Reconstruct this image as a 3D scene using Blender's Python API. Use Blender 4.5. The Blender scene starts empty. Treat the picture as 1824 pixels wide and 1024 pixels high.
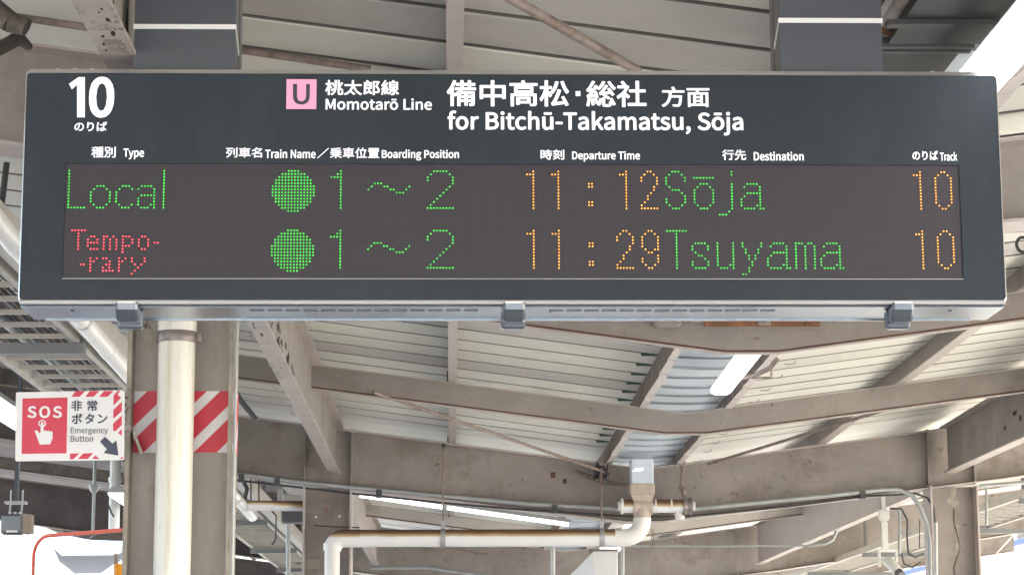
import bpy, math, random
from mathutils import Vector, Matrix
random.seed(7)
R = math.radians
scene = bpy.context.scene
C = scene.collection

# ------------------------------------------------------------------ camera
CZ = 1.6                                   # eye height above the platform
FPX = 4000.0                               # focal length in pixels of the 1824 px wide photograph
YAW, PIT, ROLL = R(1.6), math.atan(728 / FPX), R(0.26)
f = Vector((math.sin(YAW) * math.cos(PIT), math.cos(YAW) * math.cos(PIT), math.sin(PIT)))
r0 = Vector((math.cos(YAW), -math.sin(YAW), 0)); u0 = r0.cross(f)
cr = math.cos(ROLL) * r0 - math.sin(ROLL) * u0
cu = math.cos(ROLL) * u0 + math.sin(ROLL) * r0
cd = bpy.data.cameras.new('camera'); cam = bpy.data.objects.new('camera', cd); C.objects.link(cam)
cd.sensor_width = 36; cd.lens = 36 * FPX / 1824; cd.clip_end = 2000; cd.clip_start = 0.05
m = Matrix(((cr.x, cu.x, -f.x), (cr.y, cu.y, -f.y), (cr.z, cu.z, -f.z))).to_4x4()
m.translation = (0, 0, CZ); cam.matrix_world = m
scene.camera = cam

# ------------------------------------------------------------------ sky, sun, exposure
SUN_EL, SUN_AZ = R(42), R(118)             # azimuth clockwise from +Y
w = bpy.data.worlds.new('World'); scene.world = w; w.use_nodes = True
nt = w.node_tree; sky = nt.nodes.new('ShaderNodeTexSky'); sky.sky_type = 'NISHITA'
sky.sun_disc = False; sky.sun_elevation = SUN_EL; sky.sun_rotation = SUN_AZ
sky.air_density = 1.0; sky.dust_density = 3.5
nt.links.new(sky.outputs[0], nt.nodes['Background'].inputs[0])
nt.nodes['Background'].inputs[1].default_value = 0.15
sd = bpy.data.lights.new('sun', 'SUN'); sd.energy = 4.0; sd.angle = R(0.5); sd.color = (1, .975, .93)
so = bpy.data.objects.new('sun', sd); C.objects.link(so)
sv = Vector((math.sin(SUN_AZ) * math.cos(SUN_EL), math.cos(SUN_AZ) * math.cos(SUN_EL), math.sin(SUN_EL)))
so.rotation_euler = sv.to_track_quat('Z', 'Y').to_euler()
scene.view_settings.view_transform = 'Standard'; scene.view_settings.look = 'None'
scene.view_settings.gamma = 1; scene.view_settings.use_curve_mapping = False
scene.view_settings.exposure = 2.75

# ------------------------------------------------------------------ measuring helpers: a sight line of the photograph cut at a known distance or height
def ray(px, py): return f + cr * ((px - 912) / FPX) + cu * ((512 - py) / FPX)
def at(px, py, Y):
    v = ray(px, py); v = v * (Y / v.y); return Vector((v.x, v.y, v.z + CZ))
def atz(px, py, r):
    v = ray(px, py); v = v * (r / v.z); return Vector((v.x, v.y, r + CZ))

# ------------------------------------------------------------------ materials
MATS = {}
def mat(name, col, rough=.6, metal=0., emit=None, estr=0., noise=0., nscale=6., rust=0., rscale=14., rustcol=(.07, .035, .022), bump=0., bscale=60., dirt=None, spec=.5, stretch=(1, 1, 1), coat=0., objrand=0., emitnoise=0.):
    if name in MATS: return MATS[name]
    M = bpy.data.materials.new(name); M.use_nodes = True; MATS[name] = M
    t = M.node_tree; N = t.nodes; L = t.links; b = N['Principled BSDF']
    b.inputs['Roughness'].default_value = rough; b.inputs['Metallic'].default_value = metal
    b.inputs['Base Color'].default_value = (*col, 1)
    b.inputs['Specular IOR Level'].default_value = spec
    if coat: b.inputs['Coat Weight'].default_value = coat
    tc = N.new('ShaderNodeTexCoord'); mp = N.new('ShaderNodeMapping'); mp.inputs['Scale'].default_value = stretch
    g = N.new('ShaderNodeNewGeometry')
    L.new(g.outputs['Position'], mp.inputs['Vector'])
    cur = None
    def mixc(fac, a, bcol, mode='MIX'):
        x = N.new('ShaderNodeMix'); x.data_type = 'RGBA'; x.blend_type = mode
        L.new(fac, x.inputs[0])
        if isinstance(a, tuple): x.inputs[6].default_value = (*a, 1)
        else: L.new(a, x.inputs[6])
        if isinstance(bcol, tuple): x.inputs[7].default_value = (*bcol, 1)
        else: L.new(bcol, x.inputs[7])
        return x.outputs[2]
    def noi(scale, detail=5, rough_=.6):
        n = N.new('ShaderNodeTexNoise'); n.inputs['Scale'].default_value = scale; n.inputs['Detail'].default_value = detail
        n.inputs['Roughness'].default_value = rough_; L.new(mp.outputs[0], n.inputs['Vector']); return n.outputs[0]
    def ramp(src, a, b_):
        x = N.new('ShaderNodeMapRange'); x.inputs[1].default_value = a; x.inputs[2].default_value = b_; L.new(src, x.inputs[0]); return x.outputs[0]
    if noise:
        cur = mixc(ramp(noi(nscale, 6), .35, .7), tuple(c * (1 + noise * .4) for c in col), tuple(c * (1 - noise) for c in col))
        cur2 = mixc(ramp(noi(nscale * 9, 4), .3, .75), (1, 1, 1), (1 - noise * .5,) * 3)
        cur = mixc_mul(N, L, cur, cur2)
    if dirt:
        d = ramp(noi(dirt[1], 8, .7), dirt[2], dirt[2] + .16)
        cur = mixc(d, cur if cur else col, dirt[0])
    if rust:
        # chips: sparse clusters where a coarse noise is high, broken up by a fine one
        a = ramp(noi(rscale * .16, 3), .5, .72); c_ = ramp(noi(rscale, 9, .72), .66 - rust * .12, .69 - rust * .12)
        mu = N.new('ShaderNodeMath'); mu.operation = 'MULTIPLY'; L.new(a, mu.inputs[0]); L.new(c_, mu.inputs[1])
        cl = N.new('ShaderNodeClamp'); L.new(mu.outputs[0], cl.inputs[0])
        cur = mixc(cl.outputs[0], cur if cur else col, rustcol)
    if objrand:
        oi = N.new('ShaderNodeObjectInfo'); mr_ = N.new('ShaderNodeMapRange'); mr_.inputs[3].default_value = 1 - objrand; mr_.inputs[4].default_value = 1.04
        L.new(oi.outputs['Random'], mr_.inputs[0]); cb = N.new('ShaderNodeCombineColor')
        for i_ in range(3): L.new(mr_.outputs[0], cb.inputs[i_])
        cur = mixc_mul(N, L, cur, cb.outputs[0])
    if emitnoise:
        mr_ = N.new('ShaderNodeMapRange'); mr_.inputs[1].default_value = .35; mr_.inputs[2].default_value = .65; mr_.inputs[3].default_value = estr * (1 - emitnoise); mr_.inputs[4].default_value = estr * (1 + emitnoise * .6)
        L.new(noi(75, 2), mr_.inputs[0]); L.new(mr_.outputs[0], b.inputs['Emission Strength'])
    if cur is not None: L.new(cur, b.inputs['Base Color'])
    if bump:
        bp = N.new('ShaderNodeBump'); bp.inputs['Strength'].default_value = bump; bp.inputs['Distance'].default_value = .004
        L.new(noi(bscale, 4), bp.inputs['Height']); L.new(bp.outputs[0], b.inputs['Normal'])
    if emit:
        b.inputs['Emission Color'].default_value = (*emit, 1); b.inputs['Emission Strength'].default_value = estr
    return M
def mixc_mul(N, L, a, b):
    x = N.new('ShaderNodeMix'); x.data_type = 'RGBA'; x.blend_type = 'MULTIPLY'; x.inputs[0].default_value = 1
    L.new(a, x.inputs[6]); L.new(b, x.inputs[7]); return x.outputs[2]

TAUPE = (.285, .25, .225)
m_taupe = mat('taupe_paint', TAUPE, .55, noise=.2, nscale=3, rust=.42, rscale=30, dirt=((.215, .185, .16), 3.2, .54), bump=.25, bscale=40)
m_oldpipe = mat('grimy_pipe', (.14, .12, .10), .7, noise=.5, nscale=16, bump=.6, bscale=30, dirt=((.30, .27, .24), 10, .55))
m_chip = mat('chipped_pinkish_paint', (.43, .375, .345), .55, noise=.14, nscale=5, rust=1.05, rscale=17, bump=.5, bscale=30, rustcol=(.055, .035, .025), dirt=((.38, .33, .285), 9, .62))
m_taupeworn = mat('worn_taupe_paint', (.305, .27, .245), .6, noise=.24, nscale=2.4, rust=.6, rscale=20, bump=.4, bscale=40, dirt=((.20, .17, .145), 3.5, .52))
m_pinkpaint = mat('pale_pinkish_paint', (.46, .405, .375), .5, noise=.1, nscale=5, rust=.5, rscale=26, bump=.2)  # taupe lightened for flanges: light from below put into the colour
m_rustline = mat('rusty_lower_edge', (.12, .06, .042), .85, noise=.4, nscale=25, bump=.4)
m_rust = mat('orange_rust', (.26, .12, .055), .85, noise=.4, nscale=22, bump=.5, dirt=((.12, .06, .04), 12, .56))
m_deck = mat('cream_roof_sheet', (.73, .715, .635), .45, noise=.06, nscale=1.2, dirt=((.48, .455, .40), 1.6, .57), bump=.1, bscale=6, objrand=.13)
m_deck2 = mat('stained_cream_roof_sheet', (.52, .495, .46), .5, objrand=.1, noise=.12, nscale=2, dirt=((.42, .38, .35), 1.5, .55))
m_chan = mat('pale_pink_channel', (.58, .53, .50), .5, noise=.1, nscale=9, rust=.3, rscale=30)
m_gutseam = mat('gutter_lap_shadow', (.10, .12, .14), .7)
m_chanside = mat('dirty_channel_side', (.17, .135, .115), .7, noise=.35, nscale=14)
m_colweb = mat('grimy_column_paint', (.385, .35, .31), .6, noise=.22, nscale=3, rust=.5, rscale=22, dirt=((.27, .235, .195), 5, .54), stretch=(1, 1, .5), bump=.3, bscale=40)
m_colflange = mat('yellowed_flange_paint', (.33, .295, .24), .6, noise=.3, nscale=12, rust=.8, rscale=28, dirt=((.42, .40, .34), 10, .58), bump=.5, bscale=40)
m_deckfar = mat('sooty_pinkish_roof_sheet', (.27, .235, .21), .6, noise=.25, nscale=3, objrand=.25)  # shade put into the colour to offset light off the sunlit ground
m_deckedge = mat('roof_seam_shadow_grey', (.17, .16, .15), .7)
m_seam = mat('grey_roof_underlay', (.15, .145, .14), .7, noise=.2)
m_blue = mat('pale_blue_gutter_plastic', (.60, .67, .73), .5, noise=.05, nscale=3, spec=.3)
m_board = mat('charcoal_blue_panel', (.0225, .032, .042), .42, noise=.10, nscale=1.6, dirt=((.029, .039, .048), 3, .5), stretch=(1.6, 1, .5), spec=.28, bump=.06, bscale=180)
m_alu = mat('brushed_aluminium', (.29, .335, .39), .25, .9, noise=.05, nscale=2, stretch=(1, .6, 1))
m_alurim = mat('satin_aluminium_rim', (.55, .54, .53), .33, .75)
m_dark = mat('black_gap', (.012, .012, .015), .7)
m_post = mat('slate_hanger_paint', (.060, .069, .083), .5, noise=.06, nscale=3, bump=.1, bscale=200)
m_postside = mat('grey_hanger_side', (.13, .125, .125), .5)
m_band = mat('white_steel_band', (.82, .83, .82), .3, .15)
m_white = mat('white_plastic_pipe', (.74, .74, .71), .35, noise=.06, nscale=3, dirt=((.55, .52, .38), 2.2, .60))
m_cream = mat('yellowed_white_paint', (.78, .77, .70), .4, noise=.05, nscale=6, dirt=((.52, .47, .30), 6, .52), rust=.25, rscale=40, rustcol=(.35, .22, .10), stretch=(1.6, 1.6, .10))
m_galv = mat('galvanised_steel', (.42, .43, .43), .4, .5, noise=.15, nscale=8)
m_conduit = mat('grey_conduit', (.36, .38, .38), .4, .35, noise=.12, nscale=10)
m_steelband = mat('tarnished_steel_band', (.30, .26, .25), .45, .6, noise=.35, nscale=25, bump=.4)
m_blackcable = mat('dark_cable', (.045, .045, .05), .5)
m_lamp = mat('lit_tube', (.9, .9, .9), .5, emit=(.95, .98, 1.0), estr=.65)
m_text = mat('white_backlit_letter', (.85, .85, .88), .5, emit=(.85, .88, 1), estr=.06)
m_pink = mat('pink_symbol', (.85, .37, .56), .45)
m_navy = mat('dark_symbol_letter', (.035, .035, .06), .5)
m_signwhite = mat('sign_white', (.74, .74, .74), .35, noise=.03)
m_signred = mat('sign_red', (.60, .03, .07), .35, noise=.05, nscale=7)
m_tapered = mat('tape_red', (.64, .028, .055), .4, noise=.08, nscale=10, bump=.15, bscale=25)
m_tapewhite = mat('tape_white', (.80, .79, .79), .4, noise=.06, nscale=10, bump=.15, bscale=25)
m_signnavy = mat('sign_navy', (.035, .05, .085), .4)
m_oranger = mat('vermilion_frame', (.68, .10, .045), .35)
m_speaker = mat('dark_grey_box', (.10, .10, .11), .5, noise=.1)
m_window = mat('window_glass', (.14, .16, .18), .1)
m_ladder = mat('pale_ladder_paint', (.50, .47, .42), .5, noise=.15, nscale=8)
m_darkbar = mat('grey_crossbar', (.17, .18, .18), .5)
m_wood = mat('brown_board', (.27, .22, .18), .7, noise=.2, nscale=9, bump=.3)
m_conc = mat('platform_concrete', (.56, .55, .52), .85, noise=.2, nscale=1.5, bump=.3, bscale=30)
m_ballast = mat('ballast', (.30, .28, .255), .95, noise=.35, nscale=14, bump=.8, bscale=14)
m_yellow = mat('tactile_yellow', (.75, .52, .05), .6)
m_ground = mat('ground_gravel', (.38, .37, .35), .95, noise=.25, nscale=3)
m_darkarm = mat('sooty_brown_steel', (.085, .068, .064), .6, noise=.4, nscale=5, bump=.2)  # same steel as the beams, with the arms' shade put into the colour
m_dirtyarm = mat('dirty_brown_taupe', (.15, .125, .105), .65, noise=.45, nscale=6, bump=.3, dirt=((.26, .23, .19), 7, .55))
m_offwhite = mat('offwhite_wall', (.70, .70, .68), .7, noise=.08)
m_bluestrip = mat('blue_fascia', (.05, .09, .26), .4)
m_mirror = mat('mirror_face', (.90, .92, .94), .02, 1.0)
m_orange = mat('orange_lamp_lens', (.85, .32, .02), .3)
m_tan = mat('stained_tan_plastic', (.50, .42, .35), .5, noise=.2, nscale=18)

def pipe_dirt_mat():
    M = bpy.data.materials.new('white_pipe_brown_topped'); M.use_nodes = True
    t = M.node_tree; N = t.nodes; L = t.links; b = N['Principled BSDF']; b.inputs['Roughness'].default_value = .45
    tc = N.new('ShaderNodeTexCoord'); sx = N.new('ShaderNodeSeparateXYZ'); L.new(tc.outputs['Object'], sx.inputs[0])
    no = N.new('ShaderNodeTexNoise'); no.inputs['Scale'].default_value = 5; no.inputs['Detail'].default_value = 6; L.new(tc.outputs['Object'], no.inputs[0])
    ad = N.new('ShaderNodeMath'); ad.operation = 'MULTIPLY_ADD'; L.new(no.outputs[0], ad.inputs[0]); ad.inputs[1].default_value = .02; L.new(sx.outputs[2], ad.inputs[2])
    cr_ = N.new('ShaderNodeValToRGB'); e = cr_.color_ramp.elements
    mr = N.new('ShaderNodeMapRange'); mr.inputs[1].default_value = .0; mr.inputs[2].default_value = .065; L.new(ad.outputs[0], mr.inputs[0])
    L.new(mr.outputs[0], cr_.inputs[0])
    e[0].position = .18; e[0].color = (.74, .75, .76, 1); e[1].position = .95; e[1].color = (.09, .048, .03, 1)
    x = e.new(.36); x.color = (.52, .40, .22, 1); x = e.new(.6); x.color = (.20, .115, .06, 1)
    L.new(cr_.outputs[0], b.inputs['Base Color']); return M
m_dirtypipe = pipe_dirt_mat()

def screen_mat(pitch):
    M = bpy.data.materials.new('unlit_led_matrix'); M.use_nodes = True
    t = M.node_tree; N = t.nodes; L = t.links; b = N['Principled BSDF']; b.inputs['Roughness'].default_value = .5; b.inputs['Specular IOR Level'].default_value = .25
    tc = N.new('ShaderNodeTexCoord'); mp = N.new('ShaderNodeMapping'); mp.inputs['Scale'].default_value = (1 / pitch, 1 / pitch, 1 / pitch); L.new(tc.outputs['Object'], mp.inputs[0])
    fr = N.new('ShaderNodeVectorMath'); fr.operation = 'FRACTION'; L.new(mp.outputs[0], fr.inputs[0])
    sb = N.new('ShaderNodeVectorMath'); sb.operation = 'SUBTRACT'; sb.inputs[1].default_value = (.5, 0, .5); L.new(fr.outputs[0], sb.inputs[0])
    mm = N.new('ShaderNodeVectorMath'); mm.operation = 'MULTIPLY'; mm.inputs[1].default_value = (1, 0, 1); L.new(sb.outputs[0], mm.inputs[0])
    ln = N.new('ShaderNodeVectorMath'); ln.operation = 'LENGTH'; L.new(mm.outputs[0], ln.inputs[0])
    mr = N.new('ShaderNodeMapRange'); mr.inputs[1].default_value = .25; mr.inputs[2].default_value = .42; L.new(ln.outputs['Value'], mr.inputs[0])
    no = N.new('ShaderNodeTexNoise'); no.inputs['Scale'].default_value = 5; L.new(tc.outputs['Object'], no.inputs[0])
    c1 = N.new('ShaderNodeMix'); c1.data_type = 'RGBA'; L.new(no.outputs[0], c1.inputs[0]); c1.inputs[6].default_value = (.054, .047, .054, 1); c1.inputs[7].default_value = (.048, .0455, .053, 1)
    x = N.new('ShaderNodeMix'); x.data_type = 'RGBA'; L.new(mr.outputs[0], x.inputs[0]); L.new(c1.outputs[2], x.inputs[6]); x.inputs[7].default_value = (.040, .037, .045, 1)
    L.new(x.outputs[2], b.inputs['Base Color']); return M

# ------------------------------------------------------------------ mesh builder
class MB:
    def __init__(s): s.v = []; s.f = []; s.m = []; s.sm = []
    def add(s, vs, fs, mi=0, smooth=False):
        o = len(s.v); s.v += [tuple(v) for v in vs]
        for q in fs: s.f.append([o + i for i in q]); s.m.append(mi); s.sm.append(smooth)
    def box(s, x0, x1, y0, y1, z0, z1, mi=0):
        s.hexa([(x0, y0, z0), (x1, y0, z0), (x1, y1, z0), (x0, y1, z0)], [(x0, y0, z1), (x1, y0, z1), (x1, y1, z1), (x0, y1, z1)], mi)
    def hexa(s, a, b, mi=0):
        s.add(list(a) + list(b), [(3, 2, 1, 0), (4, 5, 6, 7), (0, 1, 5, 4), (1, 2, 6, 5), (2, 3, 7, 6), (3, 0, 4, 7)], mi)
    def rbox(s, x0, x1, y0, y1, z0, z1, b=.01, mi=0):          # box with bevelled vertical and horizontal edges
        def ring(z, i): return [(x0 + i + c0, y0 + i + c1, z) for c0, c1 in ()]
        X = [(x0, x0 + b, x1 - b, x1), (y0, y0 + b, y1 - b, y1)]
        def oct_(ins, z):
            a0, a1, c0, c1 = x0 + ins, x1 - ins, y0 + ins, y1 - ins
            return [(a0 + b, c0, z), (a1 - b, c0, z), (a1, c0 + b, z), (a1, c1 - b, z), (a1 - b, c1, z), (a0 + b, c1, z), (a0, c1 - b, z), (a0, c0 + b, z)]
        rings = [oct_(b, z0), oct_(0, z0 + b), oct_(0, z1 - b), oct_(b, z1)]
        vs = sum(rings, []); fs = [tuple(range(7, -1, -1)), tuple(range(24, 32))]
        for k in range(3):
            for i in range(8): fs.append((k * 8 + i, k * 8 + (i + 1) % 8, k * 8 + 8 + (i + 1) % 8, k * 8 + 8 + i))
        s.add(vs, fs, mi)
    def prism(s, poly, y0, y1, mi=0, frontmi=None):              # polygon in XZ pushed along Y
        n = len(poly); vs = [(x, y0, z) for x, z in poly] + [(x, y1, z) for x, z in poly]
        s.add(vs, [tuple(range(n)), tuple(range(2 * n - 1, n - 1, -1))], mi if frontmi is None else frontmi)
        s.add(vs, [(i, i + n, (i + 1) % n + n, (i + 1) % n) for i in range(n)], mi)
    def prismx(s, poly, x0, x1, mi=0):                           # polygon in YZ pushed along X
        n = len(poly); vs = [(x0, y, z) for y, z in poly] + [(x1, y, z) for y, z in poly]
        s.add(vs, [tuple(range(n)), tuple(range(2 * n - 1, n - 1, -1))] + [(i, i + n, (i + 1) % n + n, (i + 1) % n) for i in range(n)], mi)
    def tube(s, pts, r, n=12, mi=0, cap=True, closed=False):
        pts = [Vector(p) for p in pts]; K = len(pts); rings = []
        ref = None
        for k, p in enumerate(pts):
            if k == 0: d = pts[1] - p
            elif k == K - 1: d = p - pts[k - 1]
            else: d = (pts[k + 1] - p).normalized() + (p - pts[k - 1]).normalized()
            d.normalize()
            if ref is None: ref = d.orthogonal().normalized()
            a = (ref - d * ref.dot(d)).normalized(); ref = a; b = d.cross(a)
            rr = r[k] if isinstance(r, (list, tuple)) else r
            rings.append([p + (a * math.cos(2 * math.pi * i / n) + b * math.sin(2 * math.pi * i / n)) * rr for i in range(n)])
        vs = sum(rings, []); fs = []
        for k in range(K - 1):
            for i in range(n): fs.append((k * n + i, k * n + (i + 1) % n, (k + 1) * n + (i + 1) % n, (k + 1) * n + i))
        s.add(vs, fs, mi, True)
        if cap:
            s.add(rings[0], [tuple(range(n - 1, -1, -1))], mi); s.add(rings[-1], [tuple(range(n))], mi)
    def build(s, name, mats, parent=None, origin=(0, 0, 0)):
        me = bpy.data.meshes.new(name); ox, oy, oz = origin
        me.from_pydata([(x - ox, y - oy, z - oz) for x, y, z in s.v], [], s.f)
        for mm in (mats if isinstance(mats, (list, tuple)) else [mats]): me.materials.append(mm)
        me.polygons.foreach_set('material_index', s.m); me.polygons.foreach_set('use_smooth', s.sm)
        import bmesh
        bm = bmesh.new(); bm.from_mesh(me); bmesh.ops.recalc_face_normals(bm, faces=bm.faces); bm.to_mesh(me); bm.free()
        me.update()
        return link(name, me, parent, origin)
WL = {}
def link(name, me, parent=None, origin=(0, 0, 0)):
    o = bpy.data.objects.new(name, me); C.objects.link(o)
    WL[o.name] = Vector(origin)
    if parent is not None:
        o.parent = parent; o.location = Vector(origin) - WL[parent.name]
    else: o.location = origin
    return o
def tag(o, label=None, cat=None, group=None, kind=None):
    if label: o['label'] = label
    if cat: o['category'] = cat
    if group: o['group'] = group
    if kind: o['kind'] = kind
    return o
def thing(name, label, cat, loc=(0, 0, 0), group=None):
    o = bpy.data.objects.new(name, None); C.objects.link(o); o.location = loc; o.empty_display_size = .1; WL[o.name] = Vector(loc)
    return tag(o, label, cat, group)
def arc(c, a, b, r, n=6):
    """quarter bend in the plane of unit vectors a (start radius dir) and b"""
    c, a, b = Vector(c), Vector(a), Vector(b)
    return [c + (a * math.cos(t) + b * math.sin(t)) * r for t in [math.pi / 2 * i / n for i in range(n + 1)]]

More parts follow.
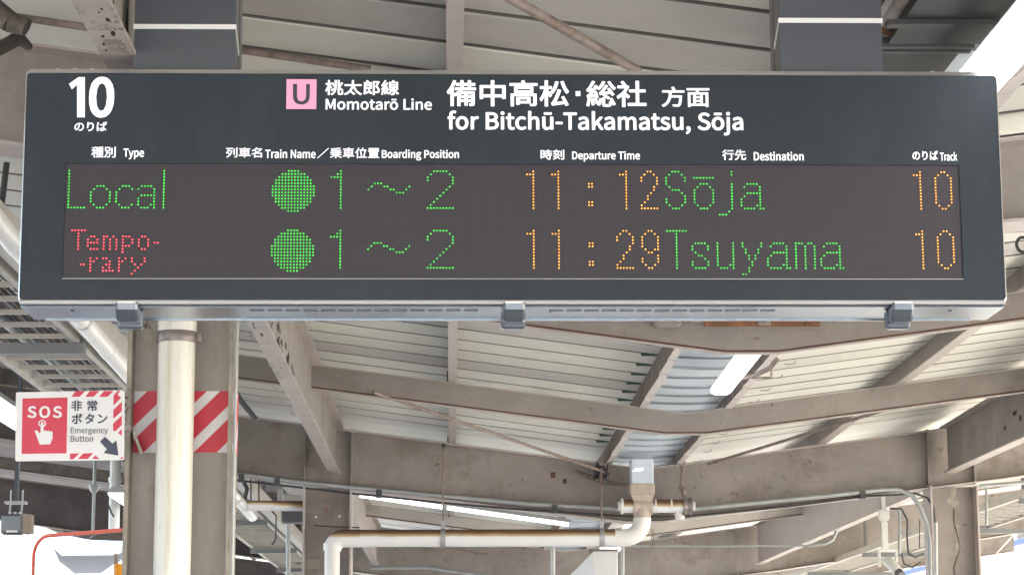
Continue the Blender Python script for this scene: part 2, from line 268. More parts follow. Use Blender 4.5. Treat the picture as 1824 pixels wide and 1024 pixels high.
# ------------------------------------------------------------------ lettering: outlines of the characters, in thousandths of the type size
# (character code, advance, number of outlines, then for each outline its number of points and the steps from point to point)
OUTLINES = [
44,97,1,17,26,-67,28,18,17,25,6,31,-3,20,-9,13,-15,4,-12,-3,-8,-7,-4,-12,4,-12,8,-8,12,-3,4,1,-5,-20,-12,-16,-18,-12,45,121,1,4,16,86,90,0,0,24,-90,0,48,194,2,20,97,-5,27,6,22,16,17,26,11,38,3,48,-3,48,-11,37,-17,26,-22,
16,-27,5,-27,-5,-22,-16,-17,-26,-10,-37,-3,-48,3,-48,10,-38,17,-26,22,-16,12,97,21,-25,12,-17,35,-7,61,7,61,17,35,25,11,26,-11,17,-35,6,-61,-6,-61,-17,-35,49,194,1,11,31,0,141,0,0,27,-52,0,0,230,-24,0,-54,-19,0,-20,46,0,
0,-191,-57,0,66,230,3,18,35,0,82,0,32,3,27,9,21,15,13,21,4,27,-6,30,-19,21,-27,11,0,1,21,12,12,20,5,24,-12,36,-31,20,-46,7,-76,0,9,68,148,0,83,39,0,34,-4,20,-13,7,-24,-7,-23,-20,-14,-35,-5,9,68,26,0,97,44,0,39,-5,23,-16,
8,-26,-8,-28,-24,-17,-38,-5,68,241,2,13,35,0,66,0,42,6,33,16,24,27,15,36,5,44,-5,45,-15,35,-24,26,-34,16,-43,6,-64,0,13,68,27,0,203,29,0,32,-4,26,-12,18,-21,10,-28,4,-36,-4,-35,-10,-29,-18,-21,-26,-13,-32,-4,69,206,1,12,
35,0,152,0,0,28,-119,0,0,93,97,0,0,28,-97,0,0,80,115,0,0,28,-148,0,76,190,1,6,35,0,145,0,0,28,-112,0,0,229,-33,0,77,284,1,22,35,0,29,0,0,142,-4,76,2,0,20,-59,49,-133,22,0,48,133,21,59,1,0,-4,-76,0,-142,30,0,0,257,-39,0,
-49,-138,-18,-53,-1,0,-19,53,-49,138,-39,0,78,253,1,16,35,0,31,0,0,135,-4,80,1,0,28,-53,94,-162,33,0,0,257,-31,0,0,-134,5,-81,-2,0,-28,53,-94,162,-33,0,79,260,2,20,130,-5,36,6,30,18,23,28,15,37,5,45,-5,46,-15,36,-23,27,
-30,17,-36,6,-36,-6,-31,-17,-23,-27,-14,-36,-6,-46,6,-45,14,-37,23,-28,31,-18,20,130,24,-26,5,-21,13,-16,22,-10,30,-3,35,3,36,10,28,16,22,21,13,26,5,26,-5,21,-13,16,-22,10,-28,3,-36,-3,-35,-10,-30,-16,-22,-21,-13,80,222,
2,15,35,0,33,0,0,102,42,0,31,3,27,9,19,16,13,22,4,29,-4,30,-13,21,-20,14,-26,8,-32,3,-74,0,9,68,129,0,101,36,0,38,-4,23,-15,7,-30,-7,-30,-22,-17,-37,-5,83,209,1,40,106,-5,47,10,30,26,11,37,-7,32,-19,22,-27,15,-37,16,-20,
9,-16,13,-6,21,6,19,16,13,26,5,22,-3,19,-8,17,-13,17,21,-21,16,-25,11,-29,4,-42,-9,-29,-24,-10,-35,8,-31,20,-21,24,-14,37,-16,22,-10,15,-14,6,-22,-7,-21,-18,-15,-29,-5,-26,4,-24,11,-21,17,-19,-23,25,-20,30,-13,84,210,1,
8,89,0,32,0,0,229,78,0,0,28,-188,0,0,-28,78,0,85,252,1,22,126,-5,30,4,25,12,20,20,13,32,4,43,0,151,-31,0,0,-152,-8,-48,-22,-26,-31,-7,-30,7,-21,26,-8,48,0,152,-33,0,0,-151,5,-43,13,-32,19,-20,26,-12,97,197,2,28,76,-5,23,
4,21,10,19,14,1,0,3,-23,26,0,0,117,-7,41,-21,27,-38,10,-29,-4,-25,-9,-20,-12,12,-22,17,10,19,7,21,3,24,-7,12,-17,3,-24,-43,-6,-33,-11,-23,-13,-13,-18,-4,-23,7,-29,19,-18,10,85,21,-17,3,-12,10,-5,17,8,22,28,16,50,10,0,
-53,-17,-14,-17,-8,99,179,1,30,107,-5,22,3,21,9,19,12,-14,22,-13,-10,-15,-6,-17,-3,-31,9,-20,26,-8,38,8,38,21,26,31,9,14,-2,12,-6,12,-8,16,21,-15,11,-18,8,-22,3,-29,-4,-25,-13,-20,-20,-13,-28,-5,-35,5,-35,12,-27,19,-21,
25,-12,100,217,2,23,97,-5,22,4,19,10,17,13,1,0,3,-22,26,0,0,279,-32,0,0,-73,1,-33,-16,12,-17,7,-20,3,-25,-4,-23,-13,-18,-21,-12,-28,-4,-34,3,-35,10,-27,17,-21,22,-12,13,104,22,-28,9,-18,25,-7,39,8,38,20,26,27,9,16,-2,15,
-6,16,-12,0,-100,-16,-14,-16,-9,101,194,2,25,109,-5,24,3,21,7,18,10,-12,21,-14,-8,-16,-5,-17,-2,-32,8,-22,23,-9,36,128,0,1,18,-9,47,-25,31,-42,11,-25,-4,-23,-13,-19,-21,-13,-28,-5,-34,5,-35,13,-27,19,-21,25,-12,7,49,110,
10,32,20,21,25,6,25,-6,17,-20,5,-33,102,114,1,20,12,164,25,0,0,-164,32,0,0,164,41,0,0,26,-41,0,0,30,3,21,9,12,15,5,22,-6,7,25,-32,6,-31,-7,-19,-22,-6,-33,0,-31,-25,-2,103,197,3,44,96,-88,51,10,34,24,12,32,-8,26,-22,15,
-37,4,-37,0,-20,3,-10,7,-3,11,1,9,5,8,6,6,28,-7,35,8,25,23,10,35,-2,16,-6,13,-8,11,39,0,0,24,-66,0,-27,5,-35,-8,-26,-24,-10,-36,4,-21,9,-17,12,-13,0,-1,-10,-9,-8,-12,-3,-15,2,-13,6,-11,9,-7,0,-2,-15,-12,-10,-15,-3,-16,
10,-27,27,-18,12,96,82,-20,5,-15,16,-5,24,5,24,15,15,20,6,21,-6,14,-15,6,-24,-6,-24,-15,-16,14,101,-65,-30,4,-19,11,-6,18,2,11,6,11,11,10,25,-3,33,0,21,-2,13,-8,4,-14,-7,-19,-21,-14,104,213,1,21,32,0,32,0,0,138,18,16,16,
10,18,3,21,-5,12,-17,3,-29,0,-116,32,0,0,120,-6,41,-19,25,-33,9,-24,-4,-21,-12,-18,-16,1,39,0,77,-32,0,105,96,2,4,32,0,32,0,0,190,-32,0,12,48,229,11,3,8,7,3,12,-3,11,-8,7,-11,2,-11,-2,-7,-7,-3,-11,3,-12,7,-7,106,96,2,12,
12,-85,31,8,16,22,5,33,0,212,-31,0,0,-212,-2,-20,-7,-13,-15,-4,-18,3,-6,-24,12,48,229,11,3,8,7,3,12,-3,11,-8,7,-11,2,-11,-2,-7,-7,-3,-11,3,-12,7,-7,107,193,1,13,32,0,32,0,0,50,35,42,56,-92,35,0,-72,113,63,77,-35,0,-81,
-100,-1,0,0,189,-32,0,109,324,1,35,32,0,32,0,0,138,17,16,16,10,15,3,20,-5,12,-17,3,-29,0,-116,32,0,0,138,17,16,16,10,15,3,20,-5,12,-17,4,-29,0,-116,31,0,0,120,-6,41,-19,25,-32,9,-22,-5,-21,-12,-20,-19,-10,19,-18,13,-25,
4,-21,-4,-20,-12,-18,-17,-4,28,-26,0,110,214,1,20,32,0,32,0,0,138,18,16,16,10,18,3,21,-5,12,-17,3,-29,0,-116,32,0,0,120,-6,41,-19,25,-33,9,-24,-4,-21,-12,-19,-17,-4,28,-26,0,111,212,2,20,106,-5,27,5,24,12,19,21,13,27,5,
35,-5,35,-13,28,-19,20,-24,13,-27,4,-27,-4,-24,-13,-19,-20,-13,-28,-5,-35,5,-35,13,-27,19,-21,24,-12,12,106,22,-29,9,-19,26,-7,38,7,38,19,26,29,9,29,-9,19,-26,7,-38,-7,-38,-19,-26,112,217,2,22,32,-80,32,0,0,64,-1,34,18,
-13,17,-7,18,-3,25,5,23,13,18,21,12,28,5,36,-4,33,-9,27,-15,20,-21,13,-27,4,-22,-4,-20,-10,-19,-13,-4,22,-26,0,13,111,22,-14,2,-16,6,-17,12,0,100,18,14,17,9,16,3,29,-9,16,-24,5,-37,-7,-41,-19,-26,114,136,1,14,32,0,32,0,
0,122,15,26,16,14,17,4,19,-3,6,28,-21,4,-20,-5,-18,-14,-16,-21,-4,35,-26,0,115,164,1,38,82,-5,38,8,23,21,8,28,-9,29,-22,17,-27,12,-20,8,-15,10,-6,15,4,13,12,10,20,4,15,-2,14,-6,14,-9,15,20,-16,11,-20,8,-23,3,-35,-7,-23,
-20,-7,-27,8,-26,21,-18,26,-11,21,-8,16,-12,6,-16,-4,-15,-12,-11,-21,-4,-21,3,-18,8,-17,12,-16,-21,20,-14,25,-9,116,132,1,20,92,-5,35,7,-6,25,-22,-6,-17,5,-10,12,-2,20,0,106,51,0,0,26,-51,0,0,54,-27,0,-3,-54,-31,-2,0,
-24,29,0,0,-105,5,-34,17,-22,117,213,1,21,88,-5,24,5,20,12,19,18,1,0,2,-30,27,0,0,190,-32,0,0,-135,-17,-18,-17,-11,-18,-3,-20,5,-12,17,-3,29,0,116,-33,0,0,-120,7,-41,19,-25,121,182,1,19,35,-82,33,9,23,23,15,34,72,206,
-31,0,-35,-105,-15,-54,-2,0,-19,54,-38,105,-33,0,76,-190,-4,-15,-10,-21,-14,-14,-19,-6,-15,3,-6,-25,333,212,3,20,106,-5,27,5,24,12,19,21,13,27,5,35,-5,35,-13,28,-19,20,-24,13,-27,4,-27,-4,-24,-13,-19,-20,-13,-28,-5,-35,
5,-35,13,-27,19,-21,24,-12,12,106,22,-29,9,-19,26,-7,38,7,38,19,26,29,9,29,-9,19,-26,7,-38,-7,-38,-19,-26,4,55,235,103,0,0,23,-103,0,363,213,2,21,88,-5,24,5,20,12,19,18,1,0,2,-30,27,0,0,190,-32,0,0,-135,-17,-18,-17,-11,
-18,-3,-20,5,-12,17,-3,29,0,116,-33,0,0,-120,7,-41,19,-25,4,54,235,104,0,0,23,-104,0,12398,350,2,12,167,225,-20,-95,-18,-47,-18,-27,-17,-8,-16,6,-14,21,-6,36,5,30,14,28,22,26,31,19,36,196,225,32,-7,26,-15,19,-22,12,-27,
4,-30,-5,-34,-13,-26,-20,-21,-24,-15,-27,-8,-30,-5,17,-26,45,11,37,20,27,27,16,34,6,42,-6,40,-18,36,-28,28,-37,18,-45,6,-49,-7,-42,-21,-33,-31,-21,-39,-8,-44,9,-50,23,-32,30,-12,19,5,18,13,16,22,15,30,14,39,12400,350,5,
23,81,264,-31,2,-2,-25,-3,-21,-5,-28,-4,-32,-3,-34,-1,-32,2,-44,5,-37,6,-30,25,2,-1,12,1,16,25,77,-14,12,-20,-52,-4,49,2,27,3,30,4,32,4,29,5,23,4,284,277,-17,-5,20,-50,18,7,4,319,288,-17,-5,20,-49,18,6,11,228,61,1,-12,
-4,-20,-12,-13,-23,-5,-22,3,-15,9,-5,15,6,15,15,10,23,4,31,254,266,-32,0,2,-22,0,-43,-34,-1,-59,3,0,-26,59,-2,34,0,3,-90,-32,3,-39,-7,-25,-19,-8,-26,8,-27,25,-18,39,-6,37,8,19,21,5,28,0,7,53,-41,15,24,-20,16,-23,16,-26,
13,-4,100,60,6,0,27,-60,-8,0,43,12426,350,1,36,119,276,-31,1,-3,-30,-11,-113,4,-56,27,3,-1,43,7,29,14,29,19,26,23,18,26,7,31,-12,18,-34,7,-49,-7,-46,-19,-35,-29,-24,-38,-16,-43,-9,17,-26,48,13,41,21,31,30,20,40,7,52,-4,
41,-10,33,-17,25,-22,16,-27,5,-25,-4,-23,-13,-20,-19,-16,-21,-11,-22,12479,350,1,45,188,275,-32,10,-11,-28,-13,-21,-17,-25,-22,-26,-28,-25,-33,-24,24,-19,22,17,21,19,18,19,17,19,14,19,119,0,-11,-31,-16,-34,-21,-32,-74,
47,-19,-19,75,-50,-21,-20,-24,-19,-27,-18,-30,-15,-34,-13,25,-21,34,14,30,16,26,19,24,19,20,21,38,-32,21,24,-40,31,15,22,13,22,11,23,9,21,6,21,9,18,-23,14,-24,-3,-94,0,7,13,12508,350,5,4,263,277,-18,-8,27,-48,19,9,4,305,
287,-19,-8,28,-47,19,8,8,113,129,-25,11,-18,-31,-24,-33,-25,-27,25,-16,22,27,25,35,4,259,140,-24,-13,59,-93,26,15,28,32,211,0,-30,30,1,97,0,0,-2,0,-155,-1,-8,-5,-4,-7,-2,-41,4,3,-28,50,-2,17,3,10,9,3,16,0,167,0,2,92,0,
29,0,0,29,-29,-2,-92,0,0,36,2,25,-33,0,2,-25,0,-36,-97,0,12531,350,2,4,79,257,-19,-22,87,-73,22,22,22,49,22,19,-29,33,8,30,10,28,11,24,13,23,13,30,21,27,24,24,26,20,27,16,26,-17,30,-14,-27,-20,-27,-24,-27,-28,-26,-31,
-22,-21,-12,-25,-12,-27,-11,-32,-9,20013,350,3,16,160,294,0,-63,-126,0,0,-166,26,0,0,22,100,0,0,-115,28,0,0,115,101,0,0,-20,27,0,0,164,-128,0,0,63,4,60,113,0,93,100,0,0,-93,4,289,113,-101,0,0,93,101,0,20055,350,5,4,161,
133,0,-40,-50,0,0,40,4,161,156,-50,0,0,39,50,0,4,187,133,52,0,0,-40,-52,0,4,187,156,0,39,52,0,0,-39,58,283,289,-39,-7,-46,-6,-52,-5,-53,-3,-52,-3,6,-22,114,6,0,-31,-122,0,0,-23,46,0,0,-39,-65,0,0,-23,65,0,0,-40,-51,0,0,
-23,107,0,-21,-17,-25,-15,-26,-14,-28,-12,-27,-9,18,-22,28,10,27,14,27,16,25,17,22,19,0,-85,26,0,0,85,23,-19,25,-18,27,-17,28,-13,27,-11,19,23,-28,10,-28,11,-26,14,-25,16,-21,17,111,0,0,23,-54,0,0,40,66,0,0,23,-66,0,0,
39,49,0,0,23,-127,0,0,33,114,17,20301,350,5,4,129,230,0,-25,191,0,0,25,4,152,178,24,-150,26,8,-26,148,4,200,290,16,-56,26,8,-18,55,12,114,12,0,-25,220,0,0,25,-72,0,37,170,-28,4,-5,-33,-6,-37,-7,-37,-8,-36,-8,-31,12,100,
293,-13,-32,-16,-31,-18,-28,-19,-27,-21,-22,15,-26,35,42,0,-196,26,0,0,237,36,75,20633,350,7,12,82,294,-11,-32,-13,-31,-14,-30,-16,-26,-17,-24,14,-27,28,42,0,-193,26,0,0,243,27,71,45,249,293,0,-35,-59,0,0,35,-25,0,0,-35,
-53,0,0,-24,53,0,0,-34,-63,0,0,-24,51,0,-20,-23,-24,-19,-26,-16,16,-21,31,21,0,-145,25,0,0,53,56,0,0,-46,24,0,0,46,55,0,0,-27,-4,-4,-24,0,7,-21,36,3,6,5,3,7,1,10,0,149,-154,0,20,28,150,0,0,24,-57,0,0,34,48,0,0,24,-48,0,
0,35,4,190,200,0,34,59,0,0,-34,4,211,77,0,-31,-56,0,0,31,4,235,77,55,0,0,-31,-55,0,4,211,97,-56,0,0,29,56,0,4,235,97,0,29,55,0,0,-29,20808,350,1,54,162,294,0,-55,-62,0,13,41,-27,6,-6,-23,-8,-24,-11,-24,-12,-22,-13,-20,
22,-12,32,53,72,0,0,-70,-141,0,0,-26,92,0,-5,-33,-10,-30,-17,-25,-26,-21,-39,-17,17,-22,41,20,29,24,19,30,12,35,6,39,67,0,0,-103,3,-23,12,-11,24,-3,50,0,21,5,12,20,5,41,-24,11,-2,-34,-5,-15,-10,-3,-44,0,-10,1,-5,3,-1,8,
0,103,96,0,0,26,-141,0,0,70,116,0,0,25,-116,0,0,55,21015,350,3,4,225,254,0,-197,26,0,0,197,12,297,292,0,-286,-1,-4,-2,-3,-5,0,-43,0,9,-26,54,5,8,6,5,9,2,13,0,286,34,63,106,54,-43,-26,-30,-30,-24,-33,-17,15,-22,42,25,37,
33,30,44,23,55,14,66,-16,5,-4,-1,-79,0,15,53,95,0,0,25,-179,0,0,-25,57,0,-8,-32,-10,-30,-12,-27,-14,-25,-15,-22,20,-17,16,22,14,26,12,28,80,0,-8,-32,-10,-29,-12,-26,-53,39,21029,350,4,4,208,252,0,-194,25,0,0,194,12,293,
287,0,-280,0,-5,-3,-3,-6,-1,-53,0,10,-26,63,5,9,5,5,10,2,15,0,280,4,57,255,90,0,0,-68,-90,0,33,33,278,0,-115,39,0,-3,-39,-6,-39,-11,-36,-16,-33,-24,-27,18,-18,20,21,15,24,12,27,8,29,6,30,58,0,-4,-56,-4,-33,-5,-14,-12,-4,
-40,2,7,-24,43,0,23,11,5,9,4,16,3,25,3,34,2,46,0,11,-80,0,3,38,75,0,0,115,21051,350,4,12,298,290,0,-284,-1,-5,-3,-2,-4,-1,-48,0,9,-25,58,5,9,5,4,9,2,14,0,284,4,235,254,0,-196,25,0,0,196,28,161,202,-21,-34,-71,-3,49,62,
92,0,0,24,-72,0,-24,45,-24,-7,19,-38,-90,0,0,-24,69,0,-39,-51,-20,-14,8,-24,84,8,-17,-18,-18,-16,-20,-15,-21,-13,-22,-12,17,-21,34,21,33,25,30,29,26,33,22,36,16,184,136,-24,-36,-29,-32,-34,-29,-37,-24,-39,-20,16,-22,22,
11,21,13,21,14,20,15,19,17,55,-55,19,17,-57,54,51,67,21517,350,2,41,92,185,54,-43,-25,-12,-26,-11,-26,-9,-26,-8,-27,-6,14,-25,58,18,0,-117,26,0,0,19,157,0,0,-19,26,0,0,147,-139,0,34,20,31,23,28,26,25,30,20,32,-18,11,-5,
-2,-123,0,22,30,-30,6,-15,-20,-19,-22,-23,-20,-29,-20,-32,-17,19,-21,31,19,28,20,24,21,131,0,-24,-29,-29,-27,-33,-23,-59,44,4,271,15,-157,0,0,80,157,0,22826,350,1,36,161,294,-4,-93,-136,0,0,-27,132,0,-11,-41,-17,-41,-26,
-38,-37,-33,-49,-27,20,-22,37,20,31,24,25,26,64,-66,23,17,-69,68,-9,-7,19,33,14,35,10,35,18,-49,23,-44,28,-37,34,-32,39,-24,20,24,-40,23,-33,30,-28,37,-23,42,-17,47,132,0,0,27,-146,0,4,93,24120,350,4,4,110,172,132,0,0,
-34,-132,0,26,53,89,0,-101,26,0,0,77,87,0,0,-93,27,0,0,93,82,0,0,-50,-7,-6,-46,1,9,-24,56,4,9,5,4,8,1,12,0,74,-108,0,0,29,76,0,0,74,-185,0,0,-74,82,0,0,-29,17,59,281,27,-41,-56,0,0,-75,25,0,0,52,242,0,0,-52,25,0,0,75,
-132,0,0,54,-26,0,0,-54,-73,0,21,10,-29,41,4,267,291,-30,-42,22,-9,35,42,26041,350,1,42,154,286,24,-52,-154,0,0,-26,95,0,-3,-49,-9,-49,-17,-46,-29,-40,-45,-32,19,-21,36,24,26,28,20,32,14,35,8,36,126,0,-4,-42,-4,-32,-4,
-24,-5,-15,-6,-9,-17,-4,-59,2,9,-25,59,-1,12,1,10,4,9,7,7,12,6,19,6,28,4,40,4,52,1,13,-149,0,4,56,180,0,0,26,-148,0,25,10,-26,52,26178,350,5,6,156,73,44,-61,23,13,-12,20,-16,21,-18,19,34,221,294,0,-42,-74,0,0,-23,74,0,0,
-44,-88,0,0,-24,134,0,0,-40,-133,0,0,-23,133,0,0,-94,-7,-7,-47,0,9,-25,57,5,8,5,5,9,1,12,0,95,41,0,0,23,-41,0,0,40,45,0,0,24,-91,0,0,44,76,0,0,23,-76,0,0,42,4,102,146,0,-81,-51,0,0,81,4,102,169,-51,0,0,78,51,0,6,27,271,
0,-259,24,0,0,29,76,0,0,230,26494,350,4,12,190,283,-8,-31,-9,-29,-12,-27,-13,-25,-15,-20,23,-16,16,22,14,27,12,29,10,32,9,33,12,275,286,-25,-5,10,-34,11,-32,12,-28,15,-26,16,-25,21,22,-15,21,-14,23,-11,26,-11,28,25,70,
294,0,-74,-54,0,0,-25,51,0,-8,-29,-10,-30,-11,-28,-13,-25,-14,-21,14,-25,16,28,16,34,13,39,0,-166,25,0,0,174,30,-56,18,21,-48,70,0,14,44,0,0,25,-44,0,0,74,22,257,86,28,-57,-103,-12,14,28,14,30,13,32,11,32,11,33,-28,10,
-10,-36,-12,-35,-12,-31,-11,-24,-7,-15,-8,-16,-8,-11,-7,-5,9,-26,144,23,9,-26,24,11,-49,104,26691,350,5,4,130,234,31,-74,21,9,-32,73,4,309,244,-36,-73,20,-10,40,73,25,60,294,0,-67,-45,0,0,-25,44,0,-7,-29,-9,-30,-10,-28,
-11,-25,-12,-21,14,-26,13,25,12,31,11,34,0,-161,26,0,0,186,26,-48,17,20,-43,60,0,12,34,0,0,25,-34,0,0,67,23,244,294,0,-277,3,-25,9,-12,19,-3,35,0,17,5,9,18,4,34,-22,10,-2,-26,-3,-13,-5,-4,-29,0,-7,1,-2,5,-1,9,0,101,53,
-58,17,17,-60,60,-10,-9,0,167,18,186,294,0,-145,0,-22,-67,-47,14,-24,51,44,-4,-26,-8,-24,-13,-23,-19,-20,-27,-17,17,-19,36,28,24,34,13,38,6,39,1,39,0,145,31038,350,3,4,56,283,33,-47,21,13,-34,45,19,19,234,0,-24,92,0,-15,
-26,-19,-25,-22,-22,-22,-20,-24,-16,12,-26,49,41,0,-144,26,0,0,152,36,-44,17,22,-49,48,44,75,-14,10,-5,-1,16,227,295,0,-111,-76,0,0,-25,76,0,0,-147,-93,0,0,-26,202,0,0,26,-82,0,0,147,74,0,0,25,-74,0,0,111,31278,350,6,40,
152,187,0,-112,72,0,0,-25,-76,0,0,-21,76,0,0,-28,-96,0,0,-22,210,0,0,22,-88,0,0,28,76,0,0,21,-76,0,0,25,74,0,0,112,-74,0,0,24,81,0,0,21,-81,0,0,26,81,12,-17,20,-27,-5,-33,-4,-37,-4,-37,-2,-37,-2,7,-21,74,4,0,-24,-87,0,0,
-21,87,0,0,-24,4,175,123,49,0,0,-28,-49,0,4,250,123,50,0,0,-28,-50,0,4,175,168,49,0,0,-28,-49,0,4,250,168,50,0,0,-28,-50,0,31,126,289,-31,-11,-39,-10,-41,-7,8,-20,51,8,0,-54,-57,0,0,-24,54,0,-10,-25,-11,-24,-13,-24,-13,
-21,-14,-17,13,-24,18,26,18,31,15,35,0,-155,26,0,0,151,32,-44,16,21,-48,48,0,22,44,0,0,24,-44,0,0,60,45,14,32207,350,11,4,279,66,36,-75,20,11,-37,74,8,195,290,-15,-33,-21,-30,-25,-25,20,-14,25,27,22,33,18,37,8,276,291,
-20,-8,19,-35,23,-33,24,-26,17,18,-23,23,-22,29,4,199,111,57,-44,17,16,-59,42,18,191,80,0,-76,3,-18,10,-9,20,-3,40,0,16,4,9,15,4,30,-21,9,-1,-24,-3,-11,-7,-2,-34,0,-7,0,-4,3,-1,7,0,75,8,160,71,-6,-27,-8,-26,-12,-22,21,
-9,12,24,9,28,6,29,4,65,66,9,-76,20,4,-9,75,4,29,69,-17,-83,21,-8,18,87,4,99,73,18,-62,20,7,-19,60,14,165,123,124,16,12,-25,21,12,-50,78,-20,-10,25,-35,-82,-8,56,82,-23,11,-19,-34,-19,-29,-13,-17,-20,-17,26,23,84,94,17,
3,-21,21,6,-20,75,-20,-5,10,-34,-56,-7,17,20,16,22,16,23,16,24,14,24,-22,13,-26,-46,-38,-3,54,93,-23,9,-17,-37,-18,-32,-12,-19,-19,-20,8,-23,50,9,-30,-41,-26,-23,32218,350,8,4,183,186,110,0,0,-32,-110,0,4,183,236,110,0,
0,-30,-110,0,4,64,66,7,-75,21,3,-9,75,4,29,69,-17,-83,21,-8,18,87,4,96,73,17,-58,19,6,-18,57,30,310,121,-40,-40,-16,40,0,12,64,0,0,124,-79,0,15,31,-30,6,-11,-37,-54,0,0,-124,70,0,0,-132,-6,-5,-36,0,8,-24,47,4,7,5,4,8,1,
12,0,66,18,-32,22,-27,26,-21,18,21,-22,14,-19,19,-17,22,49,42,14,146,104,0,-22,46,0,-17,-32,-22,-25,-26,-18,15,-18,21,14,18,18,17,22,13,27,10,30,-15,5,-5,-1,26,23,84,87,16,4,-20,21,6,-20,75,-20,-5,10,-35,-50,-7,17,21,16,
22,16,23,15,24,14,24,-23,14,-26,-47,-36,-3,52,93,-24,10,-16,-38,-17,-32,-12,-18,-19,-20,9,-24,48,9,-29,-40,-26,-23,32622,350,8,4,228,262,59,0,0,-32,-59,0,4,146,262,58,0,0,-32,-58,0,4,66,262,56,0,0,-32,-56,0,24,67,150,0,
-148,-47,0,0,-20,311,0,0,20,-48,0,0,148,-110,0,5,20,145,0,0,21,-141,0,4,20,127,0,0,70,-272,0,0,-70,118,0,-3,-20,-132,0,0,-21,129,0,-5,-20,4,92,2,0,22,165,0,0,-22,4,92,96,165,0,0,-20,-165,0,4,92,112,0,20,165,0,0,-20,4,92,
60,165,0,0,-20,-165,0,34892,350,4,4,152,273,0,-25,173,0,0,25,10,93,294,-22,-26,-29,-27,-30,-23,16,-21,19,15,20,16,19,19,17,18,16,19,16,137,176,0,-25,118,0,0,-145,-1,-4,-3,-3,-5,-1,-55,1,9,-26,66,4,9,6,5,9,2,14,0,145,52,
0,0,25,12,107,219,-16,-24,-18,-23,-21,-22,-21,-20,-22,-17,18,-22,40,36,0,-156,26,0,0,185,39,54,36554,350,5,28,55,212,0,-136,106,0,0,-29,-142,0,0,-24,142,0,0,-52,27,0,0,52,145,0,0,24,-145,0,0,29,108,0,0,136,-108,0,0,26,
133,0,0,24,-133,0,0,32,-27,0,0,-32,-132,0,0,-24,132,0,0,-26,4,81,134,80,0,0,-36,-80,0,4,188,134,82,0,0,-36,-82,0,4,81,190,80,0,0,-36,-80,0,4,188,190,82,0,0,-36,-82,0,37070,350,4,4,146,170,0,-38,-83,0,0,38,4,146,193,-83,
0,0,34,83,0,26,204,271,0,-298,25,0,0,274,60,0,-38,-89,28,-32,15,-27,5,-24,-1,-12,-3,-10,-7,-7,-15,-4,-34,1,8,-24,36,0,23,7,10,12,6,16,2,20,-5,26,-15,29,-26,33,45,100,-18,10,-4,-1,21,79,285,22,-35,-63,0,0,-214,-2,-14,-5,
-9,-5,-6,13,-20,102,46,18,-38,23,11,-51,89,-20,-9,19,-32,-67,-26,0,81,108,0,0,141,-55,0,10,5,-26,39,38750,350,2,16,203,292,0,-320,27,0,0,84,105,0,0,26,-105,0,0,55,92,0,0,25,-92,0,0,53,99,0,0,26,-99,0,0,51,16,20,82,0,-26,
104,0,0,-84,27,0,0,321,-27,0,0,-52,-96,0,0,-26,96,0,0,-53,-91,0,0,-25,91,0,0,-55,38754,350,6,4,136,117,74,0,0,-40,-74,0,4,136,138,0,39,74,0,0,-39,4,136,56,74,0,0,-41,-74,0,16,20,271,0,-25,135,0,-9,-44,-110,0,0,-230,26,0,
0,19,225,0,0,-19,27,0,0,230,-141,0,13,44,145,0,0,25,4,62,15,0,162,50,0,0,-162,4,287,15,-52,0,0,162,52,0,39640,350,6,4,100,196,152,0,0,-32,-152,0,4,74,215,0,-70,205,0,0,70,8,154,289,11,-31,-144,0,0,-23,307,0,0,23,-134,0,
-14,37,14,34,125,0,-153,25,0,0,131,232,0,0,-103,-6,-6,-36,1,8,-20,47,3,8,4,4,7,1,11,0,125,6,98,82,0,-89,25,0,0,17,124,0,0,72,4,123,63,100,0,0,-33,-100,0,65295,350,1,4,328,296,-316,-316,10,-10,316,316,
]
def decode():
    out = OUTLINES
    G = {}; k = 0
    while k < len(out):
        ch, adv, n = chr(out[k]), out[k + 1], out[k + 2]; k += 3; cs = []
        for _ in range(n):
            m_ = out[k]; k += 1; x = y = 0; p = []
            for _ in range(m_): x += out[k]; y += out[k + 1]; k += 2; p.append((x / 1000, y / 1000))
            cs.append(p)
        G[ch] = (adv / 1000, cs)
    return G
GLY = decode()
